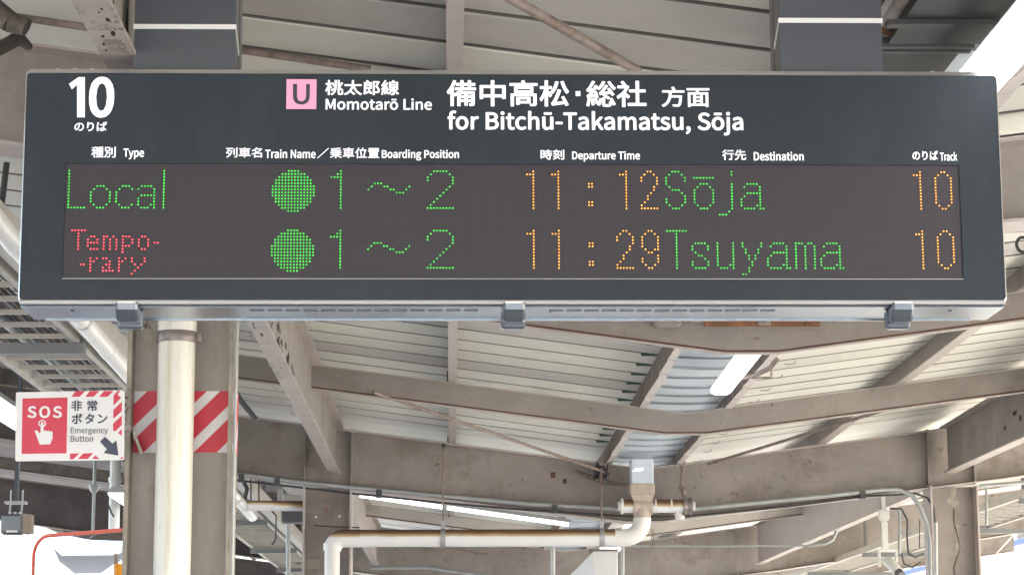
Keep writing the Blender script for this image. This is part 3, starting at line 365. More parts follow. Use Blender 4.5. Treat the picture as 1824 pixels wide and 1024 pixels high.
def lettering(s, box, Y, material, parent, bold=.02, track=0., name='lettering', thick=.0008, label=None):
    """s set inside the box (left, right, top, bottom in photograph pixels) on the plane at distance Y"""
    x = 0; cs = []; bold *= .35; track *= .35
    for ch in s:
        if ch == ' ': x += .085; continue
        adv, c = GLY[ch]
        for p in c: cs.append([(a + x, b) for a, b in p])
        x += adv + track
    xs = [a for p in cs for a, b in p]; ys = [b for p in cs for a, b in p]
    x0, x1, y0, y1 = min(xs) - bold, max(xs) + bold, min(ys) - bold, max(ys) + bold
    l, r_, t, b = box
    my = (t + b) / 2; mx = (l + r_) / 2
    P0 = at(l, my, Y); P1 = at(r_, my, Y); PT = at(mx, t, Y); PB = at(mx, b, Y)
    sx = (P1.x - P0.x) / (x1 - x0); sz = (PT.z - PB.z) / (y1 - y0)
    cu_ = bpy.data.curves.new('t', 'CURVE'); cu_.dimensions = '2D'; cu_.fill_mode = 'FRONT'
    for p in cs:
        sp = cu_.splines.new('POLY'); sp.points.add(len(p) - 1); sp.use_cyclic_u = True
        for q, (a, b_) in zip(sp.points, p): q.co = (a, b_, 0, 1)
    o = bpy.data.objects.new('t', cu_); C.objects.link(o)
    dg = bpy.context.evaluated_depsgraph_get(); me0 = bpy.data.meshes.new_from_object(o.evaluated_get(dg))
    bpy.data.objects.remove(o)
    org = Vector((P0.x, Y, PB.z))
    # the weight of the letters: the printed film is laid in thin coats, each a hair further out than the last
    V, Fc = [], []
    base = [tuple(v.co) for v in me0.vertices]; tris = [tuple(p.vertices) for p in me0.polygons]
    N_ = 12
    for i in range(N_ + 1):
        ang = 2 * math.pi * i / N_; rr_b = bold if i < N_ else 0
        dx, dz = rr_b * math.cos(ang), rr_b * math.sin(ang); k0 = len(V)
        V += [((a + dx - x0) * sx, -thick - .00002 * i, (b_ + dz - y0) * sz) for a, b_, _ in base]
        Fc += [tuple(k0 + j for j in t) for t in tris]
    me = bpy.data.meshes.new(name); me.from_pydata(V, [], Fc)
    me.materials.append(material); me.update()
    ob = link(name, me, parent, org)
    if label: ob['label'] = label
    return ob

# ================================================================== ground and platform
XV = 1.24                                                       # the valley line of the V-shaped roof
XL, XR = -5.36, 8.6                                             # eaves
def struct(mb, name, mats): return tag(mb.build(name, mats), kind='structure')
b = MB(); b.box(-300, 300, -300, 300, -1.6, -1.25); struct(b, 'ground', m_ground)
b = MB(); b.box(-5.2, 8.4, -60, 70, -1.2, 0); struct(b, 'platform', m_conc)
b = MB(); b.box(-11.5, -5.25, -60, 90, -1.25, -1.0); b.box(8.45, 14.4, -60, 90, -1.25, -1.0); struct(b, 'track_bed', m_ballast)
b = MB()
for x in (-4.3, 7.5): b.box(x - .15, x + .15, -60, 70, 0, .006)
struct(b, 'tactile_strip', m_yellow)

# ================================================================== canopy
def D(Y):                                                       # height of the roof soffit at the valley, above the eye
    if Y < 14.45: return 1.50 - .0115 * (Y - 9.13)
    return 1.4388 + .0095 * (min(Y, 24.25) - 14.45) - .008 * max(0, Y - 24.25)
def deck(X, Y): return CZ + D(Y) + .133 * abs(X - XV)       # top of the rafters
LIFT = .095                                                     # the sheets lie on purlins that cross over the rafters
def sheet(X, Y): return deck(X, Y) + LIFT

roof = thing('canopy_roof', 'cream sheet-metal V-shaped canopy roof that slopes down to the middle gutter', 'roof', (XV, 15, CZ + 1.5))
b = MB()
YS = [-5, .6, 4.35, 9.13, 14.45, 24.25, 34.2]
for xa, xb in ((XL - .05, XV - .17), (XV + .17, XR + .05)):
    for ya, yb in zip(YS[:-1], YS[1:]):
        h = .032
        lo = [(xa, ya, sheet(xa, ya) + h), (xb, ya, sheet(xb, ya) + h), (xb, yb, sheet(xb, yb) + h), (xa, yb, sheet(xa, yb) + h)]
        b.hexa(lo, [(x, y, z + .012) for x, y, z in lo])
b.build('roof_underlay', m_seam, roof)
PITCH, GAP, Y00 = .307, .028, 3.92
k = 0
rnd = random.Random(3)
for side in (-1, 1):
    y = Y00
    while y < 33.9:
        ya, yb = y, y + PITCH - GAP
        parts_ = [(XL, XV - .235)] if side < 0 else [(XV + .235, XR)]
        if side < 0 and y > 14.2: parts_ = [(XL, -1.62), (-1.61, XV - .235)]
        for xa, xb in parts_:
            bb = MB(); zc = D((ya + yb) / 2) + LIFT
            za, zb = CZ + zc + .133 * abs(xa - XV), CZ + zc + .133 * abs(xb - XV)
            def q(x, yy, z): return (x, yy, z)
            xm, zm = (xa + xb) / 2, (za + zb) / 2
            rows = []
            for X, Z in ((xa, za), (xm, zm), (xb, zb)):
                rows.append([(X, ya, Z + .03), (X, ya, Z + .004), (X, ya + .006, Z), (X, yb - .006, Z), (X, yb, Z + .004), (X, yb, Z + .03)])
            vs = sum(rows, []); fs = []
            for r_ in range(2):
                for i in range(5): fs.append((r_ * 6 + i, r_ * 6 + i + 1, r_ * 6 + 7 + i, r_ * 6 + 6 + i))
            bb.add(vs, fs)
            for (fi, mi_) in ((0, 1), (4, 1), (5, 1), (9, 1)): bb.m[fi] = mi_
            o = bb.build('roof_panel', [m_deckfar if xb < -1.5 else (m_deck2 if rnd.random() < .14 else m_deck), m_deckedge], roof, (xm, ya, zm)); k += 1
        y += PITCH
b = MB()
for x, s_ in ((XL, -1), (XR, 1)):
    for ya, yb in zip(YS[:-1], YS[1:]):
        a_ = [(x + s_ * .055, ya, deck(x, ya) - .05), (x + s_ * .075, ya, deck(x, ya) - .1), (x + s_ * .075, yb, deck(x, yb) - .1), (x + s_ * .055, yb, deck(x, yb) - .1)]
        b.hexa(a_, [(X, Y, Z + .2) for X, Y, Z in a_])
b.build('eave_fascia', m_wood, roof)

# gutter along the valley
gut = thing('valley_gutter', 'pale blue plastic gutter between pinkish channels along the bottom of the V roof', 'gutter', (XV, 15, CZ + 1.45))
y = Y00
while y < 33.9:                                                 # sagging pale blue sheets, lapped end to end
    bb = MB(); n = 5; top = []; z0 = D(y + .15) + CZ + LIFT - .02; drop = rnd.uniform(.004, .013); tilt = rnd.uniform(-.006, .006)
    rows = []
    for j, yy in enumerate((y, y + .02, y + .15, y + PITCH - .010)):
        rows.append([(XV - .205 + .41 * i / n, yy, z0 + (.014 if j == 0 else 0) - drop * math.sin(math.pi * i / n) * (1 if j else .4) + .004 * (j == 3) + tilt * (i / n - .5)) for i in range(n + 1)])
    vs = sum(rows, []); fs = [(r_ * 6 + i, r_ * 6 + i + 1, r_ * 6 + 7 + i, r_ * 6 + 6 + i) for r_ in range(3) for i in range(n)]
    bb.add(vs, fs)
    e_ = [(x_, z_ - .003) for x_, _, z_ in rows[1]]
    sv_ = [(x_, y + .004, z_) for x_, z_ in e_] + [(x_, y + .004 + rnd.uniform(.010, .02), z_) for x_, z_ in e_]
    bb.add(sv_, [(i, i + 1, i + 7, i + 6) for i in range(5)], 1)
    bb.build('gutter_sheet', [m_blue, m_gutseam], gut, (XV, y, z0)); y += PITCH
b = MB(); b.box(XV - .21, XV + .21, -5, 34, CZ + 1.70, CZ + 1.72); b.build('gutter_backing', m_dark, gut)
# pinkish channel sections on both sides, each with its own small end plates
for s_ in (-1, 1):
    y = 4.5
    while y < 33.8:
        ln = .405
        if False and any(0 < Yr - y < .62 for Yr in (6.35, 9.13, 11.75, 14.45, 17.72, 20.98, 24.25)) and y + ln > min(Yr for Yr in (6.35, 9.13, 11.75, 14.45, 17.72, 20.98, 24.25, 99) if Yr > y) - .24:
            y = min(Yr for Yr in (6.35, 9.13, 11.75, 14.45, 17.72, 20.98, 24.25) if Yr > y) + .10; continue
        bb = MB(); x0, x1 = sorted((XV + s_ * .245, XV + s_ * .205)); z = CZ + D(y + .2) + LIFT
        j = rnd.uniform(-.004, .004)
        bb.box(x0, x1, y, y + ln - .008, z - .075 + j, z + .028)
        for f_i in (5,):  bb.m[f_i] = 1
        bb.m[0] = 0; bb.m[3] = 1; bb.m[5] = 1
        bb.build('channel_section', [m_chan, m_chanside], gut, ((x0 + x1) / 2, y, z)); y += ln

# ------------------------------------------------------------------ V-shaped cross members
def vmember(mb, Y, b0, sl, topd=0., t=.012, fl=.10, sl2=None, side=0, x0=XL + .15, x1=XR - .15, rustline=.012, flt=.009, knee=2.3):
    """web plate facing the platform's length with a bottom and top flange. side: which way the flanges stand (0 both)"""
    sl2 = sl2 if sl2 is not None else sl
    xs = sorted(set([x0, x1] + [v for v in (XV - knee, XV + knee, XV - .11, XV + .11, XV, -1.5, 0, 4) if x0 < v < x1]))
    def bz(x):
        d = abs(x - XV)                                                              # flat across the valley
        return CZ + b0 + sl * (max(min(d, knee), .11) - .11) + sl2 * max(0, d - knee)
    def tz(x):
        d = abs(x - XV); return deck(XV + max(d, .0), Y) - .002 + topd
    F = (Y - (fl / 2 if side <= 0 else 0), Y + (fl / 2 if side >= 0 else 0))
    if side == 0: F = (Y - fl / 2, Y + fl / 2)
    for a, c in zip(xs[:-1], xs[1:]):
        za, zc, ta, tc_ = bz(a) + flt, bz(c) + flt, tz(a) - flt, tz(c) - flt
        rl = rustline
        mb.hexa([(a, Y - t / 2, za + rl), (c, Y - t / 2, zc + rl), (c, Y + t / 2, zc + rl), (a, Y + t / 2, za + rl)],
                [(a, Y - t / 2, ta), (c, Y - t / 2, tc_), (c, Y + t / 2, tc_), (a, Y + t / 2, ta)], 0)
        mb.hexa([(a, Y - t / 2 - .001, za), (c, Y - t / 2 - .001, zc), (c, Y + t / 2 + .001, zc), (a, Y + t / 2 + .001, za)],
                [(a, Y - t / 2 - .001, za + rl), (c, Y - t / 2 - .001, zc + rl), (c, Y + t / 2 + .001, zc + rl), (a, Y + t / 2 + .001, za + rl)], 2)
        mb.hexa([(a, F[0], za - flt), (c, F[0], zc - flt), (c, F[1], zc - flt), (a, F[1], za - flt)], [(a, F[0], za), (c, F[0], zc), (c, F[1], zc), (a, F[1], za)], 1)
        mb.hexa([(a, F[0], ta), (c, F[0], tc_), (c, F[1], tc_), (a, F[1], ta)], [(a, F[0], ta + flt), (c, F[0], tc_ + flt), (c, F[1], tc_ + flt), (a, F[1], ta + flt)], 1)
    return bz
def hcolumn(mb, xc, yc, ztop, w=.31, d=.26, t=.013):
    mb.box(xc - w / 2 + t, xc + w / 2 - t, yc - .006, yc + .006, 0, ztop, 0)
    mb.box(xc - w / 2, xc - w / 2 + t, yc - d / 2, yc + d / 2, 0, ztop, 1)
    mb.box(xc + w / 2 - t, xc + w / 2, yc - d / 2, yc + d / 2, 0, ztop, 1)
FR = [(6.35, 1.307, .10, 'near'), (14.45, 1.092, .122, 'mid'), (24.25, 1.05, .122, 'far'), (33.6, 1.1, .122, 'last')]
FLAB = {'near': 'taupe steel canopy frame whose left column is wrapped in red and white tape',
        'mid': 'wide taupe steel canopy frame with conduits along its beam behind the white drain tee',
        'far': 'taupe steel canopy frame seen low in the opening beneath the drain tee frame',
        'last': 'farthest taupe steel canopy frame, low at the left beyond the hanging lamps'}
XC = (-.782, 3.235)
frames = {}
for Y, b0, sl, nm in FR:
    fr_ = thing('canopy_frame', FLAB[nm], 'steel frame', (XV, Y, 0)); frames[nm] = fr_
    mb = MB(); bz = vmember(mb, Y, b0, sl, t=.014, fl=.17, sl2=.15, rustline=.010)
    if nm in ('mid', 'far', 'last'):
        mb = MB(); bz = vmember(mb, Y, b0, sl, t=.014, fl=.17, sl2=.15, rustline=.010, x0=-1.6)
        mb.build('beam', [m_taupeworn, m_pinkpaint, m_rustline], fr_, (XV, Y, CZ + 1.3))
        mb = MB(); vmember(mb, Y, b0, sl, t=.014, fl=.17, sl2=.15, rustline=.010, x1=-1.602); tag(mb.build('left_arm', [m_darkarm, m_wood, m_darkarm], fr_, (-1.6, Y, CZ + 1.3)), 'dark brown arm, shade put into its colour')
    else: mb.build('beam', [m_taupeworn, m_pinkpaint, m_rustline], fr_, (XV, Y, CZ + 1.3))
    for x in XC:
        mb = MB(); yc = 6.476 if nm == 'near' else Y
        if nm == 'near' and x < 0: x = -.774
        hcolumn(mb, x, yc, bz(x) - .002, w=.304 if nm == 'near' else .31, d=.15 if nm == 'near' else .24)
        mb.build('column', [m_colweb, m_colflange] if nm == 'near' else [m_taupeworn, m_pinkpaint], fr_, (x, yc, 0))
    # stiffener plates where the long beams meet the frame
    for x in XC:
        for dx in (-.15, .15):
            mb = MB(); mb.box(x + dx - .005, x + dx + .005, Y - .075, Y - .0075, bz(x) + .012, deck(x, Y) - .015)
            if nm in ('mid',): mb.build('stiffener', m_taupe, fr_, (x + dx, Y, 3))
NEARY = 6.476
# red and white tape round the near left column
tapeZ0, tapeZ1 = at(300, 806, NEARY).z, at(300, 697, NEARY).z
fr_ = frames['near']
xl, xr = -.774 - .152 + .013, -.774 + .152 - .013
def stripes(x0, x1, z0, z1, yf, th, period, slope, offset, redw, parent, mred, mwhite, names=('tape_red_stripe', 'tape_white_ground'), axis='x'):
    W = x1 - x0
    mb = MB()
    if axis == 'x': mb.box(x0, x1, yf - th, yf, z0, z1)
    else: mb.box(yf, yf + th, x0, x1, z0, z1)
    base = mb.build(names[1], mwhite, parent, (x0, yf, z0))
    k_ = -6
    while k_ < 8:
        # stripe polygon: s = z - slope*x in [a, a+redw] clipped to the rectangle
        a_ = offset + k_ * period
        poly = clip_stripe(x0, x1, z0, z1, slope, a_, a_ + redw)
        if len(poly) >= 3:
            mb = MB()
            if axis == 'x': mb.prism(poly, yf - th - .0007, yf - th + .0002)
            else: mb.prismx(poly, yf + th - .0002, yf + th + .0007)
            mb.build(names[0], mred, parent, (poly[0][0], yf, poly[0][1]) if axis == 'x' else (yf, poly[0][0], poly[0][1]))
        k_ += 1
def clip_stripe(x0, x1, z0, z1, sl, a, c):
    P = [(x0, z0), (x1, z0), (x1, z1), (x0, z1)]
    def cl(P, fn):
        out = []
        for i in range(len(P)):
            p, q = P[i], P[(i + 1) % len(P)]; fp, fq = fn(p), fn(q)
            if fp >= 0: out.append(p)
            if (fp >= 0) != (fq >= 0):
                t = fp / (fp - fq); out.append((p[0] + (q[0] - p[0]) * t, p[1] + (q[1] - p[1]) * t))
        return out
    P = cl(P, lambda p: (p[1] - z0) - sl * (p[0] - x0) - a)
    if P: P = cl(P, lambda p: c - ((p[1] - z0) - sl * (p[0] - x0)))
    return P
YW = NEARY - .006
# white bands go up to the right; phases read off the photograph (px 238..400, 697..806)
def zpx(y): return at(300, y, YW).z
def xpx(x): return at(x, 750, YW).x
s_px = lambda x, y: (zpx(y) - tapeZ0) - 1.0 * (xpx(x) - xl)
stripes(xl, xr, tapeZ0, tapeZ1, YW, .0012, .105, 1.0, s_px(238, 760) - .105 * 0 + .0 , .066, fr_, m_tapered, m_tapewhite)
xf = -.774 + .152
stripes(NEARY - .074, NEARY + .074, tapeZ0, tapeZ1, xf, .0012, .14, 1.6, .02, .085, fr_, m_tapered, m_tapewhite, axis='y')

# ------------------------------------------------------------------ rafters between the frames
RAF = [(3.6, 1.44, .135), (9.13, 1.385, .134), (11.75, 1.352, .131), (17.72, 1.37, .133), (20.98, 1.40, .133), (27.4, 1.40, .133), (30.5, 1.37, .133)]
RL = {3.6: 'taupe V-shaped rafter crossing the roof in front of the departure board',
      9.13: 'taupe V-shaped rafter right under the departure board, with a rusty strip fixed to it',
      11.75: 'taupe V-shaped rafter in the middle, below the lit tube in the gutter',
      17.72: 'V-shaped rafter carrying the long sloping lamp beyond the drain pipe',
      20.98: 'V-shaped rafter seen just above the white hanging box', 27.4: 'V-shaped rafter beyond the far canopy frame', 30.5: 'last V-shaped rafter before the end of the roof'}
m_palerafter = mat('pale_cream_paint', (.56, .52, .47), .5, noise=.12, nscale=4, rust=.3, rscale=26, dirt=((.42, .38, .33), 4, .56))  # lamp light put into the colour of the rafters beyond the middle frame
for Y, b0, sl in RAF:
    kw = dict(t=.008, fl=.055, side=1, rustline=.008, flt=.007)
    mb = MB(); vmember(mb, Y, b0, sl, x0=-1.6 if Y > 11 else XL + .15, **kw)
    ra_ = tag(mb.build('rafter', [m_taupe if Y < 15 else m_palerafter, m_pinkpaint, m_rustline], None, (XV, Y, CZ + 1.4)), RL[Y], 'rafter', 'V-shaped rafters under the canopy roof')
    if Y > 11:
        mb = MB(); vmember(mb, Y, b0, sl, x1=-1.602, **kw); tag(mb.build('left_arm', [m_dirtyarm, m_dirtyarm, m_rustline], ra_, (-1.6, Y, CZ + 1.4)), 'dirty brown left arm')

# ------------------------------------------------------------------ long beams and purlins along the platform
def ibeam(x, ya, yb, zb, w=.075, top=None, tw=.11, web=.010, mats=None, name='long_beam', lab='', cat='beam', group=None, off=0.0, zb2=None):
    mb = MB(); zb2 = zb if zb2 is None else zb2
    def seg(x0, x1, z0a, z0b, z1a, z1b, mi):
        mb.hexa([(x0, ya, z0a), (x1, ya, z0a), (x1, yb, z0b), (x0, yb, z0b)], [(x0, ya, z1a), (x1, ya, z1a), (x1, yb, z1b), (x0, yb, z1b)], mi)
    ta, tb = (deck(x, ya) - .004, deck(x, yb) - .004)
    seg(x - w / 2, x + w / 2, zb, zb2, zb + .009, zb2 + .009, 1)
    seg(x + off - web / 2, x + off + web / 2, zb + .009, zb2 + .009, ta - .010, tb - .010, 0)
    seg(x - tw / 2, x + tw / 2, ta - .010, tb - .010, ta - .001, tb - .001, 1)
    return tag(mb.build(name, mats or ([m_taupeworn, m_chip] if yb < 15 else [m_pinkpaint, m_chip]), None, (x, ya, zb)), lab, cat, group)  # pale flanges and paler far webs carry light put into the colour
ZLB = CZ + 1.40
g = 'long beams over the column lines'
ibeam(-.735, 2.2, 6.25, ZLB, lab='pale chipped beam running up to the left of the departure board, beside the left hanger post', group=g, w=.078)
ibeam(-.735, 6.45, 14.35, ZLB, lab='chipped pinkish beam slanting down from the board past the left column to the middle frame', group=g, w=.074)
ibeam(-.79, 14.6, 24.1, ZLB - .02, lab='pale beam ending low between the drain pipe elbow and the far frame on the left', group=g)
ibeam(3.21, 2.2, 6.25, ZLB, lab='long beam on the right column line in front of the near frame', group=g)
ibeam(3.21, 6.45, 14.35, ZLB, lab='deep taupe beam rising to the right edge above the right column', group=g, w=.075)
ibeam(3.30, 14.6, 24.1, ZLB - .02, lab='deep pale beam behind the hanging camera, slanting down to the far frame', group=g)
segs = [(3.0, 6.348), (6.352, 9.128), (9.132, 11.748), (11.752, 14.448), (14.452, 17.718), (17.722, 20.978), (20.982, 24.248), (24.252, 33.6)]
gp = 'purlins between the rafters'
import itertools
PL = {0: 'pale upright-looking purlin above the middle of the departure board, between the first roof sheets',
      1: 'thin purlin left of centre just below the departure board', 2: 'thin purlin left of centre between the two rafters under the board',
      3: 'thin purlin left of centre ending at the middle frame above a hanging wire'}
PR = {0: 'purlin to the right in front of the near frame', 1: 'purlin to the right in the bay just behind the departure board',
      2: 'wide-faced taupe purlin on the right between the two rafters', 3: 'taupe purlin on the right ending at the middle frame'}
ords = ['first', 'second', 'third', 'fourth']
for xp, LAB, nm in ((.012, PL, 'left'), (2.40, PR, 'right')):
    for i, (ya, yb) in enumerate(segs):
        mb = MB(); a, c = sheet(xp, ya) - .003, sheet(xp, yb) - .003; h = .09; w_ = .046 if xp < 1 else .055
        mb.hexa([(xp - w_ / 2, ya, a - h), (xp + w_ / 2, ya, a - h), (xp + w_ / 2, yb, c - h), (xp - w_ / 2, yb, c - h)],
                [(xp - w_ / 2, ya, a - h + .006), (xp + w_ / 2, ya, a - h + .006), (xp + w_ / 2, yb, c - h + .006), (xp - w_ / 2, yb, c - h + .006)], 1)
        xw = xp - w_ / 2 + .003 if xp > 1 else xp + w_ / 2 - .006
        mb.hexa([(xw - .003, ya, a - h + .006), (xw + .003, ya, a - h + .006), (xw + .003, yb, c - h + .006), (xw - .003, yb, c - h + .006)],
                [(xw - .003, ya, a), (xw + .003, ya, a), (xw + .003, yb, c), (xw - .003, yb, c)], 0)
        for yy in ((ya + .01, yb - .045) if xp < 1 else ()):
            mb.box(xp - .03 if xp < 1 else xp - w_ / 2 - .014, xp - .02 if xp < 1 else xp - w_ / 2 - .004, yy, yy + .03, min(a, c) - h + .01, min(a, c) - h + .05, 2)
        lab = LAB.get(i) or '%s purlin beyond the middle frame, %s of the gutter' % (ords[i - 4], nm)
        tag(mb.build('purlin', [m_taupe, m_pinkpaint, m_rustline], None, (xp, ya, a)), lab, 'purlin', gp)
# outer purlins over the cantilevers
for xp, nm in ((-2.9, 'left'), (5.4, 'right')):
    for i, (ya, yb) in enumerate(segs[1:]):
        mb = MB(); a, c = sheet(xp, ya) - .003, sheet(xp, yb) - .003
        mb.hexa([(xp - .03, ya, a - .088), (xp + .03, ya, a - .088), (xp + .03, yb, c - .088), (xp - .03, yb, c - .088)], [(xp - .03, ya, a), (xp + .03, ya, a), (xp + .03, yb, c), (xp - .03, yb, c)])
        tag(mb.build('purlin', m_taupe, None, (xp, ya, a)), '%s taupe purlin outside the %s column line, counted from the board' % (['first', 'second', 'third', 'fourth', 'fifth', 'sixth', 'seventh'][i], nm), 'purlin', gp)
# diagonal brace rods
def rod(p, q, r_, lab):
    mb = MB(); mb.tube([p, q], r_, 8)
    tag(mb.build('brace_rod', m_rodpaint, None, p), lab, 'brace rod', 'diagonal brace rods under the roof')
m_rodpaint = mat('brown_stained_rod', (.27, .21, .18), .6, noise=.3, nscale=30, dirt=((.13, .075, .05), 14, .5), bump=.2)
rod(atz(870, -25, 1.53), atz(1135, 126, 1.50), .0125, 'brown diagonal rod running down to the top edge of the departure board')
rod(atz(665, 698, 1.56), atz(1083, 842, 1.40), .010, 'thin diagonal rod left of the gutter reaching the middle frame')
rod(atz(1262, 826, 1.42), atz(1660, 704, 1.56), .010, 'thin diagonal rod on the right between the rafter and the middle frame')
rod(atz(700, 962, 1.6), atz(1000, 1010, 1.40), .012, 'thin diagonal rod low in the opening right of the elbow pipe')
# old pipe across the roof sheets at the upper left
mb = MB(); p, q = at(-30, 22, 6.0), at(660, 124, 6.0); p.z -= 0; mb.tube([p, q], .0105, 10)
tag(mb.build('roof_pipe', m_rodpaint, None, p), 'thin stained pipe crossing the roof sheets at the upper left behind the hanger post', 'pipe')
mb = MB(); mb.tube([at(-20, 12, 5.9), at(18, 40, 5.9)], [.034, .03], 10); mb.tube([at(18, 40, 5.9), at(44, 50, 5.9)], [.03, .022], 10); mb.tube([at(36, 44, 5.9), at(48, 50, 5.9)], .026, 10)
mb.tube([at(-25, 100, 5.95), at(34, 68, 6.0), at(52, 84, 6.05)], [.018, .022, .012], 8)
tag(mb.build('pipe_coupling', m_oldpipe, None, at(20, 40, 5.9)), 'dirty pipe coupling in the extreme upper left corner', 'pipe fitting')

# ================================================================== the departure board
YF = 4.80
m_lip = mat('bright_aluminium_lip', (.40, .40, .40), .35, .5)
PXM = 2.1505 / 1741.
bx0, bx1, bz0, bz1 = -.9335, 1.2165, CZ + .8385, CZ + 1.3625
YB = 4.99
board = thing('departure_board', 'large charcoal LED departure board hanging across the picture, showing track 10', 'departure board', ((bx0 + bx1) / 2, YF, bz0))
def rrect(x0, x1, z0, z1, r_, corners=(1, 1, 1, 1), n=5):        # corners: bl, br, tr, tl
    P = []
    for (cx, cz, a0, on, sx, sz) in ((x0, z0, 180, corners[0], 1, 1), (x1, z0, 270, corners[1], -1, 1), (x1, z1, 0, corners[2], -1, -1), (x0, z1, 90, corners[3], 1, -1)):
        if not on: P.append((cx, cz)); continue
        ox, oz = cx + sx * r_, cz + sz * r_
        for i in range(n + 1):
            a = R(a0 + 90 * i / n); P.append((ox + math.cos(a) * r_, oz + math.sin(a) * r_))
    return P
mb = MB(); mb.prism(rrect(bx0, bx1, bz0 + .004, bz1, .014), YF + .006, YB - .004); mb.build('housing', m_alu, board, (bx0, YF, bz0))
# thin metal rim round the front, as a ring of quads
def ring(mb, A, B, y0, y1, mi=0):
    n = len(A)
    for i in range(n):
        j = (i + 1) % n
        a, b_, c, d = A[i], A[j], B[j], B[i]
        mb.add([(a[0], y0, a[1]), (b_[0], y0, b_[1]), (c[0], y1, c[1]), (d[0], y1, d[1])], [(0, 1, 2, 3)], mi)
mb = MB()
O1 = rrect(bx0, bx1, bz0, bz1, .014); I1 = rrect(bx0 + .0035, bx1 - .0035, bz0 + .008, bz1 - .0105, .008)
ring(mb, O1, I1, YF + .0045, YF - .0015); ring(mb, O1, O1, YF + .0045, YF + .02)
mb.build('front_rim', m_alurim, board, (bx0, YF, bz0))
# panel round the screen
sx0, sx1, sz0, sz1 = -.8395, 1.1225, CZ + .894, CZ + 1.1485
px0, px1, pz0, pz1 = bx0 + .0037, bx1 - .0037, bz0 + .0082, bz1 - .0107
P = rrect(px0, px1, pz0, pz1, .008)
mb = MB()
def clipz(P, z, keep_above):
    out = []
    for i in range(len(P)):
        p, q = P[i], P[(i + 1) % len(P)]
        fp = (p[1] - z) * (1 if keep_above else -1); fq = (q[1] - z) * (1 if keep_above else -1)
        if fp >= 0: out.append(p)
        if (fp >= 0) != (fq >= 0):
            t = fp / (fp - fq); out.append((p[0] + (q[0] - p[0]) * t, z))
    return out
mb.prism(clipz(P, sz1, True), YF, YF + .005); mb.prism(clipz(P, sz0, False), YF, YF + .005)
mb.prism([(px0, sz0), (sx0, sz0), (sx0, sz1), (px0, sz1)], YF, YF + .005); mb.prism([(sx1, sz0), (px1, sz0), (px1, sz1), (sx1, sz1)], YF, YF + .005)
mb.build('front_panel', m_board, board, (bx0, YF, bz0))
PT = .00688
mb = MB(); mb.box(sx0 + .0006, sx1 - .0006, YF + .003, YF + .0055, sz0 + .0006, sz1 - .0006)
ox, oz = -.8315 - PT / 2, CZ + 1.1330 - PT / 2
scr = mb.build('led_screen', screen_mat(PT), board, (ox, YF + .003, oz))
mb = MB(); mb.box(sx0, sx1, YF - .0009, YF - .0001, sz0 - .0016, sz0 - .0004); mb.build('screen_edge_strip', m_alurim, scr, (sx0, YF, sz0))

m_led = {'green': mat('led_green', (.02, .2, .03), .4, emit=(.10, 1.0, .10), estr=.24, emitnoise=.35), 'red': mat('led_red', (.3, .01, .02), .4, emit=(1.0, .10, .13), estr=.40, emitnoise=.3),
         'orange': mat('led_orange', (.3, .12, .02), .4, emit=(1.0, .50, .07), estr=.38, emitnoise=.3)}
m_ledh = {'green': mat('led_green_body', (.008, .07, .012), .5, emit=(.01, .35, .02), estr=.05), 'red': mat('led_red_body', (.09, .008, .015), .5, emit=(.8, .02, .06), estr=.06),
          'orange': mat('led_orange_body', (.09, .02, .012), .5, emit=(.7, .10, .03), estr=.05)}
RS = lambda *a: a
def cells(spec):
    """spec: 'row:cols' pieces; rows and cols may be ranges a-b or lists a,b"""
    out = set()
    for part in spec.split():
        rr, cc = part.split(':')
        def ex(t):
            L_ = []
            for u in t.split(','):
                if '-' in u: a, b_ = u.split('-'); L_ += list(range(int(a), int(b_) + 1))
                else: L_.append(int(u))
            return L_
        for r_ in ex(rr):
            for c_ in ex(cc): out.add((r_, c_))
    return out
def led(spec, colx, line, colour, label=None, sub=0):
    """lit dots; colx = X of column 0 of the piece"""
    mb = MB(); z0 = CZ + 1.1330 - line * 19.3 * PT
    for (r_, c_) in sorted(cells(spec)):
        x = colx + c_ * PT; z = z0 - r_ * PT
        for rad, y, mi in ((.0026, YF + .0026, 1), (.00158, YF + .0018, 0)):
            n = 6
            ringp = [(x + rad * math.cos(2 * math.pi * i / n), y, z + rad * math.sin(2 * math.pi * i / n)) for i in range(n)]
            ringb = [(a, YF + .003, c) for a, _, c in ringp]
            mb.add(ringp + ringb, [tuple(range(n))] + [(i, (i + 1) % n, n + (i + 1) % n, n + i) for i in range(n)], mi)
    o = mb.build('led_character', [m_led[colour], m_ledh[colour]], scr, (colx, YF + .002, z0))
    if label: o['label'] = label
    return o
CIRC = '0:5-8 1:3-10 2:2-11 3,4:1-12 5-8:0-13 9,10:1-12 11:2-11 12:3-10 13:5-8'
ONE_W = '0-12:3 1:2 2:0-2'
TIL = '6:0 5:1 4:2-4 5:5,6 6:7,8 7:9-11 6:12 5:13'
TWO_W = '0:2-6 1:1,7 2,3:0,8 4:8 5:7 6:6 7:5 8:4 9:3 10:2 11:1 12:0-8'
ONE = '0-12:2 1:0,1'
TWO = '0:2,3 1:1,4 2,3:0,5 4:5 5,6:4 7:3 8,9:2 10:1 11:0 12:0-5'
NINE = '0:2,3 1:1,4 2-5:0,5 6:1,4,5 7:2,3 8:5 9,10:0,5 11:1,4 12:2,3'
ZERO = '0:2,3 1:1,4 2-10:0,5 11:1,4 12:2,3'
COL = '4,5:0,1 10,11:0,1'
XL0 = -.8315
